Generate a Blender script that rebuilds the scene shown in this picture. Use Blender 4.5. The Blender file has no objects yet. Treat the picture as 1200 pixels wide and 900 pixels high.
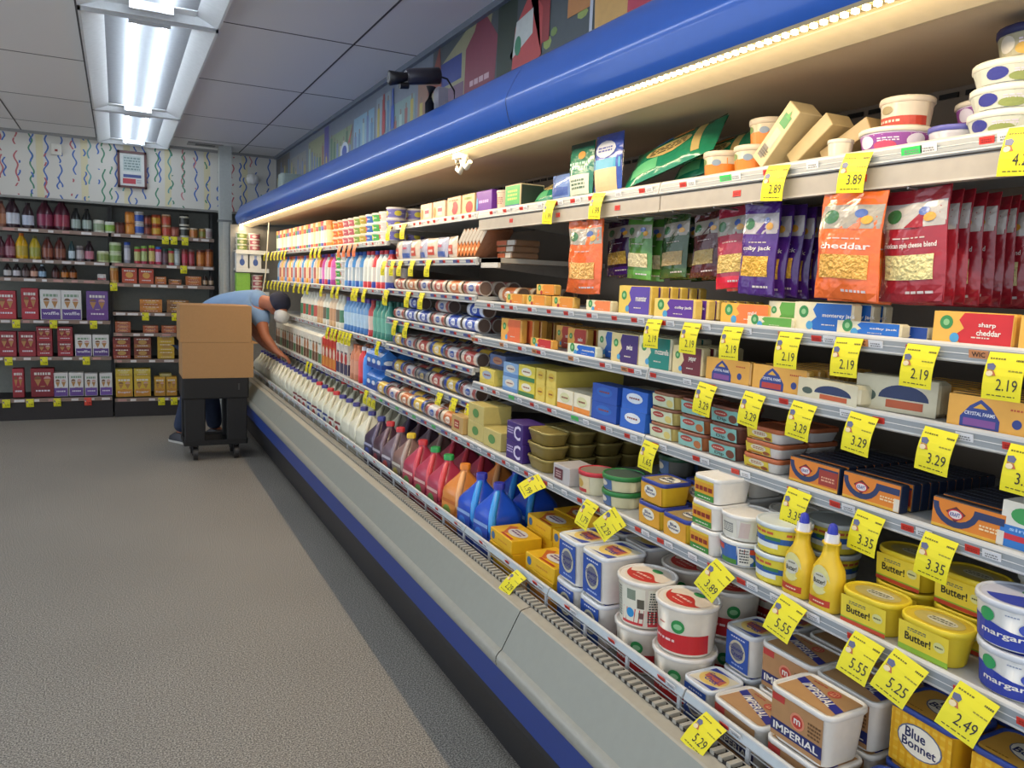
import bpy, math, random
from mathutils import Vector, Matrix
random.seed(7)
SC=bpy.context.scene; COL=SC.collection
# ------------------------------------------------------------------ camera
F=915.0; EYE=1.5
RX=Vector((0.89332008,-0.02078766,0.44893998)); RY=Vector((-0.44758017,-0.13147063,0.88452669)); RZ=Vector((0.04063519,-0.99110209,-0.1267495))
cd=bpy.data.cameras.new('camera'); cam=bpy.data.objects.new('camera',cd); COL.objects.link(cam)
cd.lens=F/1200*36; cd.sensor_width=36; cd.clip_start=.05
# rows of the world-to-lens matrix, lens axes right / up / backward
cam.matrix_world=Matrix(((RX[0],-RX[1],-RX[2],0),(RY[0],-RY[1],-RY[2],0),(RZ[0],-RZ[1],-RZ[2],EYE),(0,0,0,1)))
SC.camera=cam
SC.view_settings.view_transform='Standard'; SC.view_settings.look='None'; SC.view_settings.gamma=1
SC.view_settings.exposure=0.0
# ------------------------------------------------------------------ light
W=bpy.data.worlds.new('world'); SC.world=W; W.use_nodes=True
W.node_tree.nodes['Background'].inputs[0].default_value=(0.80,0.88,1.0,1); W.node_tree.nodes['Background'].inputs[1].default_value=1.45
def area(name,loc,sx,sy,power,col,rot=(0,0,0)):
    l=bpy.data.lights.new(name,'AREA'); l.shape='RECTANGLE'; l.size=sx; l.size_y=sy; l.energy=power; l.color=col
    o=bpy.data.objects.new(name,l); COL.objects.link(o); o.location=loc; o.rotation_euler=rot; return o
area('canopy_led_light',(1.10,3.9,1.962),.02,8.6,33,(1,.80,.54),(0,math.radians(-20),0))
# ------------------------------------------------------------------ materials
MC={}
def lin(h):
    h=h.lstrip('#'); r=[int(h[i:i+2],16)/255 for i in (0,2,4)]
    return tuple((c/12.92 if c<=.04045 else ((c+.055)/1.055)**2.4) for c in r)+(1,)
def mat(hexc,rough=.42,metal=0.,emit=0.,trans=0.,coat=0.,bump=0.,scale=40.,var=.10,alpha=1.):
    key=(hexc,rough,metal,emit,trans,coat,bump,scale,var,alpha)
    if key in MC: return MC[key]
    m=bpy.data.materials.new('m_'+hexc); m.use_nodes=True; nt=m.node_tree; b=nt.nodes['Principled BSDF']
    c=lin(hexc)
    if emit:
        b.inputs['Emission Color'].default_value=c; b.inputs['Emission Strength'].default_value=emit
    n=nt.nodes.new('ShaderNodeTexNoise'); n.inputs['Scale'].default_value=scale; n.inputs['Detail'].default_value=2
    tc=nt.nodes.new('ShaderNodeTexCoord'); nt.links.new(tc.outputs['Object'],n.inputs['Vector'])
    mx=nt.nodes.new('ShaderNodeMix'); mx.data_type='RGBA'
    mx.inputs[6].default_value=tuple(x*(1-var) for x in c[:3])+(1,); mx.inputs[7].default_value=tuple(min(1,x*(1+var)) for x in c[:3])+(1,)
    nt.links.new(n.outputs['Fac'],mx.inputs[0]); nt.links.new(mx.outputs[2],b.inputs['Base Color'])
    b.inputs['Roughness'].default_value=rough; b.inputs['Metallic'].default_value=metal
    if trans: b.inputs['Transmission Weight'].default_value=trans
    if coat: b.inputs['Coat Weight'].default_value=coat; b.inputs['Coat Roughness'].default_value=.08
    if alpha<1: b.inputs['Alpha'].default_value=alpha
    if bump:
        bp=nt.nodes.new('ShaderNodeBump'); bp.inputs['Strength'].default_value=bump; bp.inputs['Distance'].default_value=.01
        nt.links.new(n.outputs['Fac'],bp.inputs['Height']); nt.links.new(bp.outputs[0],b.inputs['Normal'])
    MC[key]=m; return m
def film(h): return mat(h,.22,coat=.5,bump=.5,scale=35)     # shiny wrinkled wrapping film
def as_mat(m): return mat(m) if isinstance(m,str) else m
# ------------------------------------------------------------------ mesh builder
class MB:
    def __init__(s): s.v=[];s.f=[];s.mi=[];s.sm=[];s.mats=[]
    def m(s,m):
        m=as_mat(m)
        if m not in s.mats: s.mats.append(m)
        return s.mats.index(m)
    def add(s,vs,fs,m,smooth=False):
        k=len(s.v); s.v+= [tuple(p) for p in vs]; i=s.m(m)
        for f in fs: s.f.append(tuple(k+j for j in f)); s.mi.append(i); s.sm.append(smooth)
    def box(s,x0,x1,y0,y1,z0,z1,m):
        s.add([(x0,y0,z0),(x1,y0,z0),(x1,y1,z0),(x0,y1,z0),(x0,y0,z1),(x1,y0,z1),(x1,y1,z1),(x0,y1,z1)],
              [(0,3,2,1),(4,5,6,7),(0,1,5,4),(1,2,6,5),(2,3,7,6),(3,0,4,7)],m)
    def loft(s,prof,m,n=3,cap0=True,cap1=True,smooth=True,cx=0,cy=0):
        rings=[]
        for (z,hx,hy,r) in prof:
            r=min(r,hx,hy); R=[]
            for q,(sx,sy) in enumerate(((1,1),(-1,1),(-1,-1),(1,-1))):
                for k in range(n+1):
                    a=(q+k/n)*math.pi/2
                    R.append((cx+sx*(hx-r)+r*math.cos(a),cy+sy*(hy-r)+r*math.sin(a),z))
            rings.append(R)
        N=len(rings[0]); vs=[p for R in rings for p in R]; fs=[]
        for i in range(len(rings)-1):
            for j in range(N):
                a=i*N+j;b=i*N+(j+1)%N; fs.append((a,b,b+N,a+N))
        s.add(vs,fs,m,smooth)
        if cap0: s.add(rings[0],[tuple(range(N))[::-1]],m)
        if cap1: s.add(rings[-1],[tuple(range(N))],m)
    def tube(s,pts,r,m,n=8,closed=False):
        pts=[Vector(p) for p in pts]; rr=r if isinstance(r,(list,tuple)) else [r]*len(pts); vs=[];fs=[]
        up=Vector((0,0,1))
        for i,p in enumerate(pts):
            d=(pts[min(i+1,len(pts)-1)]-pts[max(i-1,0)]).normalized()
            a=d.cross(up); a=(d.cross(Vector((1,0,0))) if a.length<.05 else a).normalized(); b=d.cross(a)
            for k in range(n):
                t=2*math.pi*k/n; vs.append(p+a*(rr[i]*math.cos(t))+b*(rr[i]*math.sin(t)))
        for i in range(len(pts)-1):
            for k in range(n):
                q=i*n+k;w=i*n+(k+1)%n; fs.append((q,w,w+n,q+n))
        s.add(vs,fs,m,True)
        s.add(vs[:n],[tuple(range(n))],m); s.add(vs[-n:],[tuple(range(n))[::-1]],m)
    def sweep(s,prof,y0,y1,m,smooth=False,close=False):   # (x,z) profile pushed along Y
        n=len(prof); vs=[(x,y0,z) for x,z in prof]+[(x,y1,z) for x,z in prof]
        fs=[(i,(i+1)%n,(i+1)%n+n,i+n) for i in range(n if close else n-1)]
        s.add(vs,fs,m,smooth)
        if close: s.add(vs,[tuple(range(n))[::-1],tuple(range(n,2*n))],m)
    def deco(s,P,shape,m,o=.0006):
        vs,fs=shape; s.add([P(u,v,o) for u,v in vs],fs,m)
    def mesh(s,name):
        me=bpy.data.meshes.new(name); me.from_pydata(s.v,[],s.f)
        for m in s.mats: me.materials.append(m)
        me.polygons.foreach_set('material_index',s.mi); me.polygons.foreach_set('use_smooth',s.sm); me.update()
        return me
# flat shapes in a surface's own (u right, v up) frame
def rect(u0,v0,u1,v1,nu=1,nv=1):
    vs=[(u0+(u1-u0)*i/nu,v0+(v1-v0)*j/nv) for j in range(nv+1) for i in range(nu+1)]
    fs=[(j*(nu+1)+i,j*(nu+1)+i+1,(j+1)*(nu+1)+i+1,(j+1)*(nu+1)+i) for j in range(nv) for i in range(nu)]
    return vs,fs
def ell(cu,cv,ru,rv,n=16,a0=0,a1=360):
    vs=[(cu,cv)]; fs=[]
    for k,q in enumerate((.5,1)):
        vs+=[(cu+ru*q*math.cos(math.radians(a0+(a1-a0)*i/n)),cv+rv*q*math.sin(math.radians(a0+(a1-a0)*i/n))) for i in range(n+1)]
    for i in range(n): fs+=[(0,1+i,2+i),(1+i,n+2+i,n+3+i,2+i)]
    return vs,fs
def poly(*p): return list(p),[tuple(range(len(p)))]
TX={}
def text(t,cu,cv,h,w=None,rot=0,bold=.02):
    if t not in TX:
        c=bpy.data.curves.new('t','FONT'); c.body=t; c.size=1; c.offset=bold; c.resolution_u=2
        o=bpy.data.objects.new('t',c); COL.objects.link(o); dg=bpy.context.evaluated_depsgraph_get()
        me=bpy.data.meshes.new_from_object(o.evaluated_get(dg))
        vs=[(q.co.x,q.co.y) for q in me.vertices]; fs=[tuple(p.vertices) for p in me.polygons]
        bpy.data.objects.remove(o); bpy.data.curves.remove(c); bpy.data.meshes.remove(me)
        x0=min(v[0] for v in vs);x1=max(v[0] for v in vs);y0=min(v[1] for v in vs);y1=max(v[1] for v in vs)
        TX[t]=([(v[0]-(x0+x1)/2,v[1]-(y0+y1)/2) for v in vs],fs,x1-x0,y1-y0)
    vs,fs,tw,th=TX[t]; sy=h/th; sx=(w/tw) if w else sy; c,s_=math.cos(math.radians(rot)),math.sin(math.radians(rot))
    return [(cu+x*sx*c-y*sy*s_,cv+x*sx*s_+y*sy*c) for x,y in vs],fs
def scrib(cu,cv,w,h,seed=1,rows=1):        # unreadable small print as short strokes
    r=random.Random(seed); vs=[];fs=[]
    for j in range(rows):
        u=cu-w/2; vv=cv+h/2-(j+.8)*h/rows
        while u<cu+w/2-.0005:
            l=min(w*r.uniform(.08,.25),cu+w/2-u); k=len(vs); hh=h/rows*.55
            vs+=[(u,vv),(u+l,vv),(u+l,vv+hh),(u,vv+hh)]; fs.append((k,k+1,k+2,k+3)); u+=l+w*.05
    return vs,fs
# surfaces
def S_front(hy0,hy1=None,h=1.):
    hy1=hy0 if hy1 is None else hy1
    return lambda u,v,o:(u,-(hy0+(hy1-hy0)*v/h)-o,v)
def S_right(hx0,hx1=None,h=1.):
    hx1=hx0 if hx1 is None else hx1
    return lambda u,v,o:((hx0+(hx1-hx0)*v/h)+o,u,v)
def S_top(z): return lambda u,v,o:(u,v,z+o)
def S_cyl(r0,r1=None,h=1.,a0=0.):
    r1=r0 if r1 is None else r1
    def P(u,v,o):
        R=r0+(r1-r0)*v/h; a=u/R+a0; return ((R+o)*math.sin(a),-(R+o)*math.cos(a),v)
    return P
# ------------------------------------------------------------------ things
LAB={}
def tag(o,label,cat,group=None,kind=None):
    o['label']=label; o['category']=cat
    if group: o['group']=group
    if kind: o['kind']=kind
    LAB.setdefault(label,[]).append(o)
    return o
def obj(name,mb,parent=None,kind=None,label=None):
    o=bpy.data.objects.new(name,mb.mesh(name) if isinstance(mb,MB) else mb); COL.objects.link(o)
    if parent is not None: o.parent=parent
    if kind: o['kind']=kind
    if label: o['label']=label
    return o
def empty(name,loc=(0,0,0),rz=0):
    o=bpy.data.objects.new(name,None); o.empty_display_size=.05; COL.objects.link(o); o.location=loc; o.rotation_euler=(0,0,rz); return o
class Kind:      # a kind of goods: its parts' meshes, name, category
    def __init__(s,name,cat,w,d,h,parts): s.name=name;s.cat=cat;s.w=w;s.d=d;s.h=h;s.parts=[(n,(p.mesh(n) if isinstance(p,MB) else p)) for n,p in parts]
def spawn(K,loc,rot,label,group=None):
    if isinstance(rot,(int,float)): rot=(0,0,rot)
    if len(K.parts)==1: o=bpy.data.objects.new(K.name,K.parts[0][1]); COL.objects.link(o)
    else:
        o=empty(K.name)
        for n,me in K.parts: obj(n,me,o)
    o.location=loc; o.rotation_euler=rot
    return tag(o,label,K.cat,group)
AISLE=-math.pi/2       # goods turned to face the aisle
ORD=['nearest','second nearest','third nearest','fourth nearest','fifth nearest','sixth nearest','seventh nearest','eighth nearest','ninth nearest','tenth nearest','eleventh nearest','twelfth nearest']+['%dth nearest'%k for k in range(13,40)]
def ordn(i): return ORD[i]
LEV={1:[''],2:['bottom','top'],3:['bottom','middle','top'],4:['bottom','second lowest','third lowest','top']}
def y_at(px,X,z):          # where along the case a picture column meets the shelf edge (X,z)
    b=[RX[i]*X+RZ[i]*(z-EYE) for i in range(3)]; a=[RY[i] for i in range(3)]; t=(px-600)/F
    return (t*b[2]-b[0])/(a[0]-t*a[2])
def row(K,desc,where,pos,X,z,deep=1,stack=1,dx=None,group=None,px=True,jit=.012,first=0,rz=0,gap=.0005,total=None):
    """goods in facings along a shelf; X = their front; pos = picture spans or y centres"""
    ys=[]
    for p in pos:
        if px: ys.append((y_at(p[0],X,z)+y_at(p[1],X,z))/2 if isinstance(p,tuple) else y_at(p,X,z))
        else: ys.append(p)
    ys=sorted(ys); n=total or len(ys); out=[]
    for i,y in enumerate(ys):
        for d in range(deep):
            for s in range(stack):
                lab=desc
                if stack>1: lab+=', %s of %s'%(LEV[stack][s],'stack' if n>1 else 'its stack')
                if n>1: lab+=', %s'%ordn(i+first)
                if d: lab+=', '+['','second row back','third row back','fourth row back','fifth row back','sixth row back','seventh row back','eighth row back'][d]
                elif deep>1: lab+=', front row'
                lab+=' '+where
                x=X+K.d/2+d*((dx or K.d)+.004)
                out.append(spawn(K,(x+random.uniform(0,.004),y,z+s*(K.h+gap)),AISLE+rz+random.uniform(-jit,jit),lab,group or (desc+'s '+where)))
    return out
# ================================================================== KINDS OF GOODS
WHITE='E9E4DA'
def tub_kind(name,w,d,h,r,body,lid,front=None,side=None,top=None,taper=.9,lidh=.011,lidtop=None,n=3,cat='tub'):
    hx,hy=w/2,d/2; tx,ty=hx*taper,hy*taper
    hb=h-lidh*.4
    b=MB(); b.loft([(0,tx*.96,ty*.96,r*.9),(.004,tx,ty,r),(hb-.012,hx*.975,hy*.975,r),(hb-.011,hx*.985,hy*.985,r),(hb,hx*.985,hy*.985,r)],body,n)
    Pf=S_front(ty,hy*.975,hb-.012); Pr=S_right(tx,hx*.975,hb-.012)
    if r>=min(hx,hy)*.98: Pf=S_cyl(ty,hy*.975,hb-.012); Pr=S_cyl(ty,hy*.975,hb-.012,math.pi/2)
    if front: front(b,Pf,w,hb)
    if side: side(b,Pr,d,hb)
    l=MB(); l.loft([(h-lidh,hx*1.0,hy*1.0,r),(h-lidh+.001,hx*1.035,hy*1.035,r),(h-.002,hx*1.035,hy*1.035,r),(h,hx*1.015,hy*1.015,r),(h,hx*.95,hy*.95,r*.9),(h-.003,hx*.93,hy*.93,r*.9)],lid,n)
    if lidtop: l.loft([(h-.0028,hx*.915,hy*.915,r*.88),(h-.0026,hx*.915,hy*.915,r*.88)],lidtop,n)
    if top: top(l,S_top(h-.0026),w*.9,d*.9)
    return Kind(name,cat,w,d,h,[('body',b),('lid',l)])
def box_kind(name,w,d,h,body,front=None,side=None,top=None,r=.0015,cat='box',extra=None):
    b=MB(); hx,hy=w/2,d/2
    b.loft([(0,hx-r,hy-r,r),(r,hx,hy,r),(h-r,hx,hy,r),(h,hx-r,hy-r,r)],body,1,smooth=False)
    if front: front(b,S_front(hy),w,h)
    if side: side(b,S_right(hx),d,h)
    if top: top(b,S_top(h),w,d)
    if extra: extra(b,w,d,h)
    return Kind(name,cat,w,d,h,[(name,b)])
# ---- big tubs
def f_imperial(b,P,w,h):
    b.deco(P,rect(-w*.44,h*.06,w*.40,h*.93),mat('B08458',.4))
    b.deco(P,rect(-w*.44,h*.16,w*.40,h*.40),'232B66',.0012); b.deco(P,text('IMPERIAL',-w*.02,h*.28,h*.15,w*.74),WHITE,.0018)
    b.deco(P,ell(w*.0,h*.60,h*.17,h*.17),'D98A6A',.0012); b.deco(P,ell(w*.0,h*.60,h*.125,h*.125),'C03A30',.0016); b.deco(P,text('m',0,h*.6,h*.11),WHITE,.002)
    b.deco(P,rect(-w*.43,h*.78,-w*.22,h*.92),'B93A36',.0012); b.deco(P,scrib(w*.27,h*.6,w*.2,h*.3,3,4),'6B4A2C',.0014)
def t_imperial(b,P,w,d):
    b.deco(P,rect(-w*.48,-d*.46,w*.48,d*.46),mat('B58C5E',.4))
    b.deco(P,poly((-w*.48,d*.32),(-w*.48,d*.10),(w*.48,-d*.30),(w*.48,-d*.08)),'2B2F86',.001)
    b.deco(P,text('IMPERIAL',0,.0,d*.2,w*.66,rot=-17),WHITE,.0016)
    b.deco(P,ell(w*.1,d*.27,w*.1,d*.13),'C85040',.0012); b.deco(P,ell(w*.1,d*.27,w*.07,d*.09),'D9A07A',.0016); b.deco(P,text('m',w*.1,d*.27,d*.11),'B83830',.002)
    b.deco(P,scrib(-w*.2,d*.36,w*.25,d*.07,5),'B04038',.0012)
K_imp=tub_kind('margarine_tub',.145,.11,.105,.022,WHITE,'DEDBD4',f_imperial,None,t_imperial)
def f_bonnet(b,P,w,h):
    b.deco(P,rect(-w*.44,h*.04,w*.44,h*.93),'E3AE22')
    for k in range(6): b.deco(P,rect(-w*.44,h*(.08+.15*k),w*.44,h*(.13+.15*k)),'E9BC3C',.0009)
    for k in range(8): b.deco(P,rect(-w*(.42-.11*k),h*.04,-w*(.38-.11*k),h*.93),'DDA21A',.0011)
    b.deco(P,ell(-w*.0,h*.56,w*.33,h*.27,20),'5F6A86',.0014); b.deco(P,ell(0,h*.56,w*.31,h*.25,20),'EFEAD8',.0018)
    b.deco(P,text('Blue',-w*.06,h*.66,h*.17,w*.3),'232E5E',.0023); b.deco(P,text('Bonnet',0,h*.49,h*.15,w*.5),'232E5E',.0023)
def t_bonnet(b,P,w,d):
    b.deco(P,ell(w*.08,d*.08,w*.36,d*.33,20),'5F6A86',.0008); b.deco(P,ell(w*.08,d*.08,w*.34,d*.31,20),'EFEAD8',.0012)
    b.deco(P,text('Blue',w*.02,d*.2,d*.2,w*.3),'232E5E',.0018); b.deco(P,text('Bonnet',w*.08,-d*.01,d*.18,w*.55),'232E5E',.0018)
    b.deco(P,scrib(-w*.25,-d*.38,w*.3,d*.06,2),'B07A18')
def s_plain(b,P,d,h): pass
K_bon=tub_kind('spread_tub',.135,.115,.118,.022,'DDA91E','2E4796',f_bonnet,None,t_bonnet,lidtop='E0AC48')
def f_crock(b,P,w,h):
    b.deco(P,rect(-w*.42,h*.06,w*.36,h*.92),'2A52A6'); b.deco(P,ell(-w*.02,h*.5,w*.28,h*.28,18),'C9C3A6',.0012); b.deco(P,ell(-w*.02,h*.5,w*.22,h*.22,18),'6F7080',.0016)
    b.deco(P,text('Country',-w*.02,h*.56,h*.12,w*.5),'2B2F7A',.002); b.deco(P,text('Crock',-w*.02,h*.43,h*.13,w*.42),'2B2F7A',.002)
    b.deco(P,scrib(0,h*.84,w*.5,h*.06,4),'D8DCE8',.0012); b.deco(P,scrib(0,h*.16,w*.4,h*.07,6),'9FB4DC',.0012)
def t_crock(b,P,w,d):
    b.deco(P,rect(-w*.46,-d*.42,w*.46,d*.42),'E3DCC0'); b.deco(P,ell(0,0,w*.42,d*.34,20),'E8C86E',.0012)
    b.deco(P,poly((-w*.46,d*.42),(-w*.46,d*.22),(-w*.1,d*.36),(w*.3,d*.42)),'3E50A8',.001); b.deco(P,poly((w*.46,-d*.42),(w*.46,-d*.2),(w*.1,-d*.36),(-w*.3,-d*.42)),'3E50A8',.001)
    b.deco(P,poly((-w*.34,d*.12),(-w*.28,-d*.08),(w*.36,-d*.14),(w*.30,d*.16)),'C86A50',.0016)
    b.deco(P,text('Country',-w*.02,d*.1,d*.17,w*.52),'4A3C96',.0022); b.deco(P,text('Crock',w*.05,-d*.1,d*.2,w*.46),'4A3C96',.0022)
K_crk=tub_kind('spread_tub',.115,.145,.13,.024,WHITE,'DDE0E2',f_crock,None,t_crock)
K_crl=tub_kind('spread_tub',.115,.145,.125,.024,WHITE,'DDE0E2',f_crock,None,t_crock)
K_crs=tub_kind('spread_tub',.092,.105,.10,.02,WHITE,'DDE0E2',f_crock,None,t_crock)
def f_red(b,P,w,h):
    n=18
    b.deco(P,rect(-.115,h*.06,.115,h*.46,n),'BF2329'); b.deco(P,ell(-.055,h*.5,.025,h*.17),'B72027',.001); b.deco(P,ell(.04,h*.62,.016,h*.14),'2F8A48',.001); b.deco(P,ell(.04,h*.62,.010,h*.06),'8CC08E',.0014)
    b.deco(P,scrib(0,h*.3,.07,h*.09,8),'E9C9C4',.001); b.deco(P,scrib(-.005,h*.62,.02,h*.05,9),'C04038')
def f_redback(b,P,w,h):
    b.deco(P,rect(-.05,h*.12,.055,h*.9,10),'E0DCC8'); b.deco(P,scrib(-.03,h*.5,.03,h*.7,8,12),'3E4A40',.001)
    b.deco(P,rect(.005,h*.62,.03,h*.85,3),'7E8A78',.001); b.deco(P,rect(.034,h*.45,.052,h*.66,3),'5A5648',.001); b.deco(P,ell(.015,h*.32,.011,h*.11),'2F8CC8',.001); b.deco(P,rect(.038,h*.22,.05,h*.36),'6E4A44',.001)
    b.deco(P,rect(-.115,h*.06,-.055,h*.42,5),'C8343A'); b.deco(P,rect(.06,h*.06,.115,h*.42,5),'C8343A')
def t_red(b,P,w,d):
    vs=[];fs=[]; N=14
    for i in range(N+1):
        a=math.radians(-20-150*i/N); vs+=[(w*.46*math.cos(a),d*.46*math.sin(a)+d*.08),(w*.40*math.cos(a),-d*.02+d*.10*math.sin(3*a))]
    for i in range(N): fs.append((2*i,2*i+1,2*i+3,2*i+2)[::-1])
    b.deco(P,ell(0,0,w*.45,d*.45,20),'E4D6C2',.0004); b.deco(P,(vs,[f[::-1] for f in fs]),'C4372C',.001)
    b.deco(P,ell(-w*.02,d*.27,w*.13,d*.08),'3E9450',.001); b.deco(P,scrib(0,-d*.1,w*.4,d*.10,11),'E8C0B0',.0016); b.deco(P,scrib(0,-d*.24,w*.3,d*.05,12),'E8C0B0',.0016)
K_red=tub_kind('margarine_tub',.148,.148,.12,.074,'E6DDCB','E2DDD4',f_red,None,t_red,.88,n=6)
K_rdb=tub_kind('margarine_tub',.148,.148,.12,.074,'E6DDCB','E2DDD4',f_redback,f_redback,t_red,.88,n=6)
def f_marg(b,P,w,h):
    n=14
    vs=[];fs=[]
    for i in range(n+1):
        u=-.1+.2*i/n; vs+=[(u,h*.04),(u,h*(.50+.09*math.sin(i*.55)))]
    for i in range(n): fs.append((2*i,2*i+2,2*i+3,2*i+1))
    b.deco(P,(vs,fs),'2D3FA0'); b.deco(P,text('margarine',.0,h*.30,h*.17,.095),WHITE,.0014)
    b.deco(P,ell(-.04,h*.68,.014,h*.16),'2F9A5A',.001); b.deco(P,ell(.028,h*.56,.018,h*.15),'4456B4',.0014); b.deco(P,scrib(-.0,h*.8,.02,h*.05,3),'9098B0')
def t_marg(b,P,w,d):
    b.deco(P,ell(0,0,w*.44,d*.44,20,200,380),'3340A0'); b.deco(P,ell(w*.1,d*.2,w*.16,d*.09),'3E7A50',.001)
K_mar=tub_kind('margarine_tub',.13,.13,.076,.065,'E4E2DC','C9CDD4',f_marg,None,t_marg,.88,n=6,lidtop='B9BCCB')
def f_butter(b,P,w,h):
    b.deco(P,rect(-w*.40,h*.1,w*.40,h*.9,6),'E5CC3A')
    b.deco(P,rect(-w*.40,h*.04,w*.40,h*.2,6),'8FB83A',.0009)
    b.deco(P,text('Butter!',-w*.08,h*.5,h*.24,w*.42),'2A2A20',.0014); b.deco(P,scrib(-w*.1,h*.72,w*.3,h*.12,3,2),'77765A',.0012); b.deco(P,ell(w*.26,h*.55,w*.09,h*.14),'D6D28A',.0012); b.deco(P,scrib(w*.26,h*.55,w*.12,h*.08,6),'55553A',.0016)
def f_butterr(b,P,w,h):
    f_butter(b,P,w,h); b.deco(P,rect(-w*.40,h*.04,w*.40,h*.16,6),'C4482E',.0014)
def t_butter(b,P,w,d):
    b.deco(P,ell(0,0,w*.42,d*.40,18),'B8A860'); b.deco(P,ell(w*.05,0,w*.26,d*.2,14),'C8C6B0',.001); b.deco(P,scrib(w*.05,0,w*.4,d*.22,7,2),'5C5A44',.0014)
K_but=tub_kind('spread_tub',.118,.085,.067,.040,'E0C42A','E3C92E',f_butter,None,t_butter,.86,lidtop='CDB030',n=5)
K_btr=tub_kind('spread_tub',.118,.085,.067,.040,'E0C42A','E3C92E',f_butterr,None,t_butter,.86,lidtop='CDB030',n=5)
# ---- fifth shelf tubs
def f_green(b,P,w,h):
    b.deco(P,rect(-w*.46,h*.05,w*.30,h*.93),'E0A02C'); b.deco(P,rect(-w*.46,h*.05,w*.30,h*.30),'3F8A3A',.001); b.deco(P,rect(-w*.46,h*.78,w*.30,h*.93),'DDBE3C',.001)
    b.deco(P,scrib(-w*.08,h*.53,w*.66,h*.34,5),'8E2E20',.0014); b.deco(P,scrib(-w*.08,h*.17,w*.5,h*.07,6),'E8E4D0',.0014)
K_grn=tub_kind('spread_tub',.088,.11,.062,.016,WHITE,'E4E2DC',f_green)
def f_ybl(b,P,w,h):
    b.deco(P,rect(-w*.46,h*.05,w*.42,h*.9),'DDA030'); b.deco(P,ell(-w*.05,h*.56,w*.26,h*.28,14),'EDE6D0',.001); b.deco(P,text('Blue',-w*.06,h*.64,h*.15,w*.26),'29346A',.0014); b.deco(P,text('Bonnet',-w*.05,h*.48,h*.13,w*.4),'29346A',.0014)
K_ybl=tub_kind('spread_tub',.10,.095,.062,.014,'D9B024','2F3F92',f_ybl,None,t_bonnet,lidtop='A89060')
def f_wr(b,P,w,h):
    b.deco(P,rect(-.06,h*.1,.02,h*.88,8),'DAD6C6'); b.deco(P,rect(-.058,h*.15,-.036,h*.8,2),'CCB8B0',.001); b.deco(P,rect(-.02,h*.3,.012,h*.7,3),'8A8A84',.0012); b.deco(P,scrib(-.004,h*.5,.03,h*.3,6,5),'DAD6C6',.0016)
K_wro=tub_kind('spread_tub',.115,.115,.06,.058,WHITE,'E2DFD8',f_wr,f_wr,None,.9,n=6)
def f_rb(b,P,w,h):
    b.deco(P,rect(-.06,h*.08,.025,h*.88,8),'3A66A8'); b.deco(P,rect(-.055,h*.6,-.01,h*.82,4),'C8452E',.001); b.deco(P,rect(-.02,h*.1,.025,h*.3,4),'4E8A3A',.001); b.deco(P,ell(-.035,h*.35,.014,h*.16),'E6E2D4',.0012); b.deco(P,rect(.028,h*.1,.055,h*.85,3),'E6E2D8',.001); b.deco(P,scrib(.042,h*.5,.02,h*.6,6,5),'444444',.0014)
K_rbl=tub_kind('spread_tub',.115,.115,.06,.058,WHITE,'E6E4DC',f_rb,f_rb,None,.9,n=6)
def f_yc(b,P,w,h):
    b.deco(P,rect(-.07,h*.06,.07,h*.88,12),'D9C83A'); b.deco(P,rect(-.055,h*.40,.035,h*.60,8),'2C5A9E',.001); b.deco(P,rect(-.03,h*.22,.03,h*.4,4),'DCE2E0',.0012); b.deco(P,scrib(-.01,h*.75,.06,h*.16,5),'C25A3A',.0012); b.deco(P,rect(.0,h*.5,.035,h*.62,4),'3E7A44',.0014)
K_ycl=tub_kind('spread_tub',.115,.115,.067,.058,'D6C232','C9D2D4',f_yc,f_yc,None,.9,n=6)
# squeeze bottle
def squeeze():
    b=MB(); b.loft([(0,.036,.024,.02),(.004,.040,.028,.026),(.07,.041,.029,.028),(.10,.037,.027,.026),(.125,.022,.020,.02),(.14,.018,.018,.018),(.158,.017,.017,.017),(.160,.021,.021,.021),(.164,.021,.021,.021)],mat('E3BE2E',.35),5)
    P=lambda u,v,o:(u,-.0285-o-(-.4*(abs(u)/.04)**2*.02 if abs(u)>0 else 0)*-1+.0,v)
    P=lambda u,v,o:(u,-(.0285*(1-(abs(u)/.041)**2.6)**.5)-o-.0008,v)
    b.deco(P,ell(0,.075,.026,.036,18),'D6D08A'); b.deco(P,ell(0,.075,.02,.018,14),'C9C7B4',.001); b.deco(P,text('Butter!',0,.072,.012,.032),'3A3A30',.0016); b.deco(P,scrib(0,.086,.02,.006,3),'6A6A5A',.0014); b.deco(P,rect(-.03,.014,.03,.030,8),'B83A22',.001); b.deco(P,scrib(.003,.022,.03,.006,3),'E8C8B0',.0016)
    c=MB(); c.loft([(.164,.017,.017,.017),(.184,.016,.016,.016)],'D9D9DC',5)
    c2=MB(); c2.loft([(.184,.012,.012,.012),(.196,.011,.011,.011),(.206,.008,.008,.008),(.209,.003,.003,.003)],'2433A6',4)
    for q in (b,c,c2): q.v=[(x*.86,y*.86,z*.84) for x,y,z in q.v]
    return Kind('squeeze_bottle','bottle',.07,.05,.176,[('body',b),('collar',c),('cap',c2)])
K_sq=squeeze()
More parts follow.
